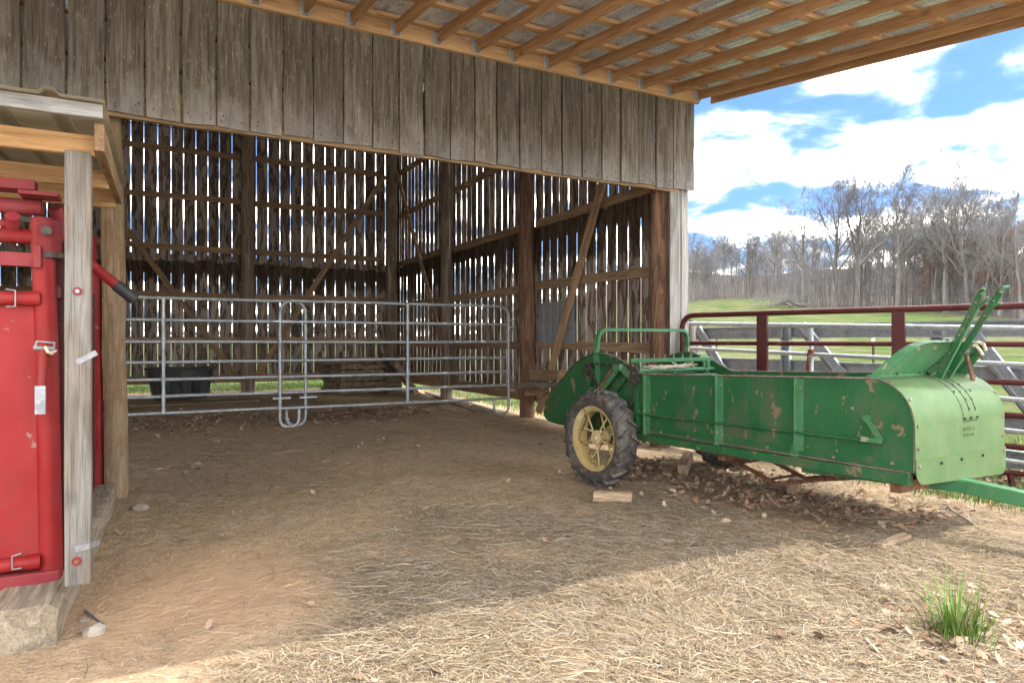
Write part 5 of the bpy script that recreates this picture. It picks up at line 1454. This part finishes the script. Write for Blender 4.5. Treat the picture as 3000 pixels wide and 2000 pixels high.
# ------------------------------------------------------------------ loose cover on the ground: straw, leaves, grass, pebbles
nr = np.random.default_rng(11)
def gz_arr(x, y): return np.array([ground_z(float(a), float(b_)) for a, b_ in zip(x, y)])
GXs = np.arange(-3, 12, 0.06); GYs = np.arange(0.2, 17, 0.06)
GT = np.array([[ground_z(float(a), float(b_)) for a in GXs] for b_ in GYs])
def gz_fast(x, y):
    fx = np.clip((x - GXs[0]) / 0.06, 0, len(GXs) - 2.001); fy = np.clip((y - GYs[0]) / 0.06, 0, len(GYs) - 2.001)
    i = fx.astype(int); j = fy.astype(int); u = fx - i; v = fy - j
    return GT[j, i] * (1 - u) * (1 - v) + GT[j, i + 1] * u * (1 - v) + GT[j + 1, i] * (1 - u) * v + GT[j + 1, i + 1] * u * v
def soft_noise(x, y, sc, seed):
    # cheap smooth value noise
    r2 = np.random.default_rng(seed).random((64, 64)); fx = x * sc + 1000; fy = y * sc + 1000
    i = np.floor(fx).astype(int); j = np.floor(fy).astype(int); u = fx - i; v = fy - j; u = u * u * (3 - 2 * u); v = v * v * (3 - 2 * v)
    g = lambda a, b_: r2[b_ % 64, a % 64]
    return g(i, j) * (1 - u) * (1 - v) + g(i + 1, j) * u * (1 - v) + g(i, j + 1) * (1 - u) * v + g(i + 1, j + 1) * u * v
def ribbons(name, P, D, L, Wd, col, bend, lift, mat, label, roll=0.5):
    """one mesh of thin bent strips: base points P, direction D, length L, width Wd."""
    n = len(P)
    S = np.cross(D, np.array([0, 0, 1.0])); S /= np.linalg.norm(S, axis=1)[:, None] + 1e-9
    S[:, 2] += nr.normal(0, roll, n); S /= np.linalg.norm(S, axis=1)[:, None]
    mid = P + D * (L * 0.5)[:, None] + np.cross(D, [0, 0, 1.0]) * (bend * L)[:, None]; mid[:, 2] += lift
    end = P + D * L[:, None]
    V = np.empty((n, 6, 3)); w = (Wd / 2)[:, None]
    V[:, 0] = P - S * w; V[:, 1] = P + S * w; V[:, 2] = mid - S * w; V[:, 3] = mid + S * w; V[:, 4] = end - S * w * 0.6; V[:, 5] = end + S * w * 0.6
    me = bpy.data.meshes.new(name); me.vertices.add(n * 6); me.vertices.foreach_set('co', V.reshape(-1))
    q = np.array([[0, 1, 3, 2], [2, 3, 5, 4]]); idx = (np.arange(n) * 6)[:, None, None] + q[None]
    me.loops.add(n * 8); me.loops.foreach_set('vertex_index', idx.reshape(-1).astype(np.int32))
    me.polygons.add(n * 2); me.polygons.foreach_set('loop_start', np.arange(0, n * 8, 4, dtype=np.int32)); me.polygons.foreach_set('loop_total', np.full(n * 2, 4, np.int32))
    a = me.color_attributes.new('Col', 'FLOAT_COLOR', 'POINT'); c4 = np.ones((n, 6, 4)); c4[:, :, :3] = col[:, None, :]; a.data.foreach_set('color', c4.reshape(-1))
    me.update(); me.validate()
    o = put(name, me, mat); return tag(o, label, kind='stuff')
def straw_density(x, y):
    n1 = soft_noise(x, y, 0.9, 1); n2 = soft_noise(x, y, 2.6, 2)
    fore = 1 / (1 + np.exp((y - 4.3 + 1.2 * (n1 - 0.5) - 0.25 * x) / 0.35))
    n3 = soft_noise(x, y, 6.0, 3)
    d = fore * np.clip(0.10 + 1.5 * n1 * n2 + 0.55 * n2 * n3, 0, 1.2)
    d *= 1 / (1 + np.exp(-(x - 0.35 - 0.62 * (y - 3.0) + 0.7 * (n2 - 0.5)) / 0.14))
    barn_ = (0.022 + 0.30 * np.clip(n1 * 1.6 - 0.7, 0, 1)) * (y < 16.3) * (x < 5.5)
    barn_ += 0.25 * np.exp(-((y - 9.2) / 0.9) ** 2) * n2 * (x < 4)
    d = np.maximum(d, barn_)
    d *= np.where(x > 5.2, np.exp(-(x - 5.2) * 2.2), 1)
    d *= 1 - 0.85 * np.exp(-(((x - 0.25) / 0.7) ** 2 + ((y - 3.9) / 1.1) ** 2))
    d *= 1 - 0.85 * np.exp(-(((x - 3.0) / 0.7) ** 2 + ((y - 5.3) / 0.7) ** 2))
    return d
vx = np.array([v_[0] for v_ in gv]); vy = np.array([v_[1] for v_ in gv]); near_ = (np.abs(vx - 2.5) < 6) & (vy > -1) & (vy < 17)
cv = np.zeros(len(gv)); cv[near_] = np.clip(straw_density(vx[near_], vy[near_]) * 1.1, 0, 0.95)
ca2 = gme.color_attributes.new('Cover', 'FLOAT_COLOR', 'POINT'); ca2.data.foreach_set('color', np.column_stack([cv, cv, cv, np.ones(len(gv))]).reshape(-1))
def scatter(nwant, xr, yr, dens):
    out = np.empty((0, 2))
    while len(out) < nwant:
        x = nr.uniform(*xr, 400000); y = nr.uniform(*yr, 400000); k = nr.random(400000) < dens(x, y)
        out = np.vstack([out, np.stack([x[k], y[k]], 1)])
        if k.mean() < 1e-4: break
    return out[:nwant]
def near_w(x, y): # thinner with distance from the viewer, as fewer strands can be told apart
    return np.clip(3.2 / np.maximum(1.2, np.hypot(x, y)), 0, 1) ** 1.2
N = 250000
S_ = scatter(N, (-0.8, 6.4), (1.2, 16), lambda x, y: straw_density(x, y) * near_w(x, y)); N = len(S_)
th = nr.normal(0.15, 0.9, N) + soft_noise(S_[:, 0], S_[:, 1], 0.8, 9) * 3.0
L = np.clip(nr.lognormal(math.log(0.058), 0.6, N), 0.02, 0.34); P = np.column_stack([S_, gz_fast(S_[:, 0], S_[:, 1]) + nr.uniform(0.000, 0.016, N) + np.clip(soft_noise(S_[:, 0], S_[:, 1], 3.4, 77) - 0.62, 0, 1) * nr.uniform(0, 0.10, N)])
D = np.column_stack([np.cos(th), np.sin(th), nr.normal(0, 0.07, N)])
t = nr.random((N, 1)); pal = np.array([[0.345, 0.265, 0.168], [0.42, 0.35, 0.25], [0.25, 0.185, 0.12], [0.165, 0.122, 0.082], [0.345, 0.30, 0.235]]); ci = nr.choice(5, N, p=[.28, .16, .24, .19, .13])
col = pal[ci] * nr.uniform(0.75, 1.15, (N, 1))
dist = np.hypot(S_[:, 0], S_[:, 1])
ribbons('straw', P, D, L, np.clip(nr.normal(0.0020, 0.0007, N), 0.0010, 0.0042), col, nr.normal(0, 0.10, N), nr.uniform(0.0, 0.012, N), M['straw'], 'loose trampled straw scattered over the dirt')
# dead leaves
def leaf_density(x, y):
    n1 = soft_noise(x, y, 1.3, 21)
    d = 0.95 * np.exp(-(((x - 4.45 - 0.12 * (4 - y)) / 0.55) ** 2)) * (y > 2.75) * (y < 5.6)
    d = np.maximum(d, 0.75 * np.exp(-(((x - 3.15) / 0.6) ** 2 + ((y - 1.62) / 0.30) ** 2)))
    d = np.maximum(d, 0.35 * np.exp(-((y - 11.2) / 0.9) ** 2) * (x < 4.2))
    d = np.maximum(d, 0.55 * (x > 5.9) * (x < 7.6) * n1 * (y < 5))
    d = np.maximum(d, 0.007)
    return d * (0.35 + n1)
A = scatter(5200, (-0.6, 8.5), (1.3, 14), leaf_density)
lm = MB(); lc = []
lp_ = np.array([[0.26, 0.17, 0.11], [0.36, 0.26, 0.18], [0.19, 0.12, 0.08], [0.42, 0.32, 0.235], [0.28, 0.17, 0.11]])
oak = [(0, -0.5), (0.10, -0.28), (0.27, -0.22), (0.16, -0.06), (0.36, 0.06), (0.17, 0.16), (0.24, 0.34), (0.06, 0.36), (0.0, 0.5), (-0.06, 0.36), (-0.24, 0.34), (-0.17, 0.16), (-0.36, 0.06), (-0.16, -0.06), (-0.27, -0.22), (-0.10, -0.28)]
zs = gz_fast(A[:, 0], A[:, 1]); rl = random.Random(99)
for (x, y), z in zip(A, zs):
    s = rl.uniform(0.035, 0.085); Mx = Matrix.Translation((x, y, z + rl.uniform(0.006, 0.035))) @ Matrix.Rotation(rl.uniform(0, 6.28), 4, 'Z') @ Matrix.Rotation(rl.gauss(0, 0.4), 4, 'X') @ Matrix.Rotation(rl.gauss(0, 0.4), 4, 'Y')
    cu = rl.uniform(-1.2, 1.6); b0 = len(lm.v)
    pts = [(0.0, 0.0, 0.0)] + [(u, v, cu * (u * u) + 0.5 * cu * v * v * rl.uniform(0.3, 1)) for u, v in oak]
    for q in pts: lm.v.append(tuple(Mx @ (Vector(q) * s)))
    for i in range(16): lm.f.append([b0, b0 + 1 + i, b0 + 1 + (i + 1) % 16])
    c = lp_[rl.randrange(5)] * rl.uniform(0.7, 1.2); lc += [(*c, 1)] * 17
me = lm.mesh('dead_leaves'); a = me.color_attributes.new('Col', 'FLOAT_COLOR', 'POINT'); a.data.foreach_set('color', np.array(lc).reshape(-1))
tag(put('dead_leaves', me, M['leaf']), 'curled brown oak leaves drifted over the ground', kind='stuff')
# grass outside the walls
def grass_density(x, y):
    n1 = soft_noise(x, y, 0.9, 31); n2 = soft_noise(x, y, 3.0, 32)
    out = np.maximum(1 / (1 + np.exp(-(x - 6.35 + 0.9 * (n1 - .5)) / 0.22)) * (0.08 + np.clip(n1 * n2 * 2.2 - 0.3, 0, 1)), (y > 16.7) * (0.15 + n1 * n2))
    out = np.maximum(out, 1.0 * np.exp(-(((x - 5.75 + 0.1 * (y - 3.5)) / 0.20) ** 2)) * (y > 2.3) * (y < 4.6) * (0.3 + n2))
    out = np.maximum(out, 0.8 * np.exp(-(((x - 5.95) / 0.25) ** 2)) * (y > 6.5) * (0.3 + n2))
    return out
B = scatter(60000, (-3, 12), (1.8, 20), lambda x, y: grass_density(x, y) * np.clip(7 / np.hypot(x, y), 0, 1)); n = len(B)
th = nr.uniform(0, 6.283, n); tilt = nr.uniform(0.15, 1.0, n)
D = np.column_stack([np.cos(th) * tilt, np.sin(th) * tilt, np.ones(n)]); D /= np.linalg.norm(D, axis=1)[:, None]
zb = np.where(B[:, 1] < 16.9, gz_fast(B[:, 0], B[:, 1]), 0.10)
gc_ = np.array([0.075, 0.145, 0.028]) * nr.uniform(0.6, 1.5, (n, 1)) + nr.random((n, 1)) ** 3 * np.array([0.16, 0.10, 0.06])
ribbons('grass', np.column_stack([B, zb - 0.004]), D, nr.uniform(0.04, 0.12, n), nr.uniform(0.004, 0.008, n), gc_, nr.normal(0, 0.15, n), np.zeros(n), M['grass'], 'short green grass growing outside the barn walls and fence', 0.2)
# the grass tuft in the foreground
p = at_z(2800, 1855, 0.02); gz_ = ground_z(p.x, p.y)
tu = MB(); tc_ = []; rl = random.Random(5)
for i in range(340):
    a = rl.uniform(0, 6.283); q = abs(rl.gauss(0, 0.075)); bx_, by_ = p.x + q * math.cos(a), p.y + q * math.sin(a); L0 = rl.uniform(0.08, 0.36) * rl.uniform(0.6, 1) * (1.35 if rl.random() < 0.08 else 1); out = rl.uniform(0.12, 0.75); aa = a + rl.gauss(0, 0.5); w = rl.uniform(0.0022, 0.004)
    s = Vector((-math.sin(aa), math.cos(aa), 0)) * w; b0 = len(tu.v)
    for j in range(5):
        f = j / 4; pos = Vector((bx_ + math.cos(aa) * out * L0 * f ** 1.6, by_ + math.sin(aa) * out * L0 * f ** 1.6, gz_ + L0 * (f - 0.30 * out * f * f))); k = 1 - f * 0.92
        tu.v += [tuple(pos - s * k), tuple(pos + s * k)]
    for j in range(4): tu.f.append([b0 + 2 * j, b0 + 2 * j + 1, b0 + 2 * j + 3, b0 + 2 * j + 2])
    c = np.array([0.085, 0.165, 0.03]) * rl.uniform(0.6, 1.5) if rl.random() > 0.15 else np.array([0.36, 0.29, 0.17]) * rl.uniform(0.7, 1.1); tc_ += [(*c, 1)] * 10
me = tu.mesh('grass_tuft'); a = me.color_attributes.new('Col', 'FLOAT_COLOR', 'POINT'); a.data.foreach_set('color', np.array(tc_).reshape(-1))
tag(put('grass_tuft', me, M['grass']), 'bright green tuft of grass among dead leaves in the foreground', 'grass tuft')
# pebbles and stones
pb = MB(); rl = random.Random(17); ico = [(0, 0, 1), (0.9, 0, 0.3), (0.28, 0.85, 0.3), (-0.72, 0.52, 0.3), (-0.72, -0.52, 0.3), (0.28, -0.85, 0.3), (0, 0, -0.4)]
icf = [(0, 1, 2), (0, 2, 3), (0, 3, 4), (0, 4, 5), (0, 5, 1), (6, 2, 1), (6, 3, 2), (6, 4, 3), (6, 5, 4), (6, 1, 5)]
C_ = scatter(2600, (-0.3, 5.0), (2.6, 12), lambda x, y: 0.25 + 0.75 * (soft_noise(x, y, 1.2, 51) > 0.5))
for (x, y), z in zip(C_, gz_fast(C_[:, 0], C_[:, 1])):
    s = min(0.018, 0.003 + rl.expovariate(1 / 0.003)); a = rl.uniform(0, 6.28)
    pb.add([(x + s * (u * math.cos(a) - v * math.sin(a)) * rl.uniform(0.8, 1.3), y + s * (u * math.sin(a) + v * math.cos(a)), z + s * w * rl.uniform(0.5, 0.9)) for u, v, w in ico], icf)
o = pb.build('pebbles', M['stone']); tag(o, 'small pale pebbles pressed into the dirt', kind='stuff')
def stone(px_, py, s, seed, label):
    rl = random.Random(seed); p = gp(px_, py, 0.0); b = MB(); nU, nV = 10, 6
    for j in range(nV + 1):
        for i in range(nU):
            a = 2 * math.pi * i / nU; e = math.pi * j / nV; q = s * (1 + 0.35 * noise.noise((math.cos(a) * math.sin(e) * 1.6 + seed, math.sin(a) * math.sin(e) * 1.6, math.cos(e) * 1.6)))
            b.v.append((p.x + q * 1.25 * math.cos(a) * math.sin(e), p.y + q * math.sin(a) * math.sin(e), p.z + s * 0.25 + q * 0.7 * math.cos(e)))
    for j in range(nV):
        for i in range(nU): b.f.append([j * nU + i, (j + 1) * nU + i, (j + 1) * nU + (i + 1) % nU, j * nU + (i + 1) % nU])
    o = b.build('stone', M['stone'], None, smooth=True, ang=35); tag(o, label, 'stone')
stone(274, 1815, 0.042, 3, 'pale angular stone on the dirt beside the cracked timber sleeper')
stone(245, 1783, 0.018, 4, 'small flat stone behind the pale angular stone')
stone(1092, 1235, 0.04, 5, 'small grey stone lying on dirt in front of the corral panels')
stone(408, 1470, 0.05, 6, 'flat whitish stone at the foot of the round front pole')
b = MB(); b.tube([gp(250, 1765, 0.015), gp(268, 1778, 0.02), gp(300, 1795, 0.012)], [0.008, 0.006, 0.004], 7); tag(b.build('twig', M['bark'], None, smooth=True), 'short dark twig on the dirt beside the timber sleeper', 'twig')
b = MB(); b.tube([gp(2755, 1492, 0.03), gp(2775, 1482, 0.05), gp(2790, 1492, 0.04), gp(2810, 1500, 0.03), gp(2850, 1525, 0.03)], 0.006, 6); tag(b.build('wire_loop', M['wire'], None, smooth=True), 'bent piece of dark wire on the ground under the spreader tongue', 'wire')
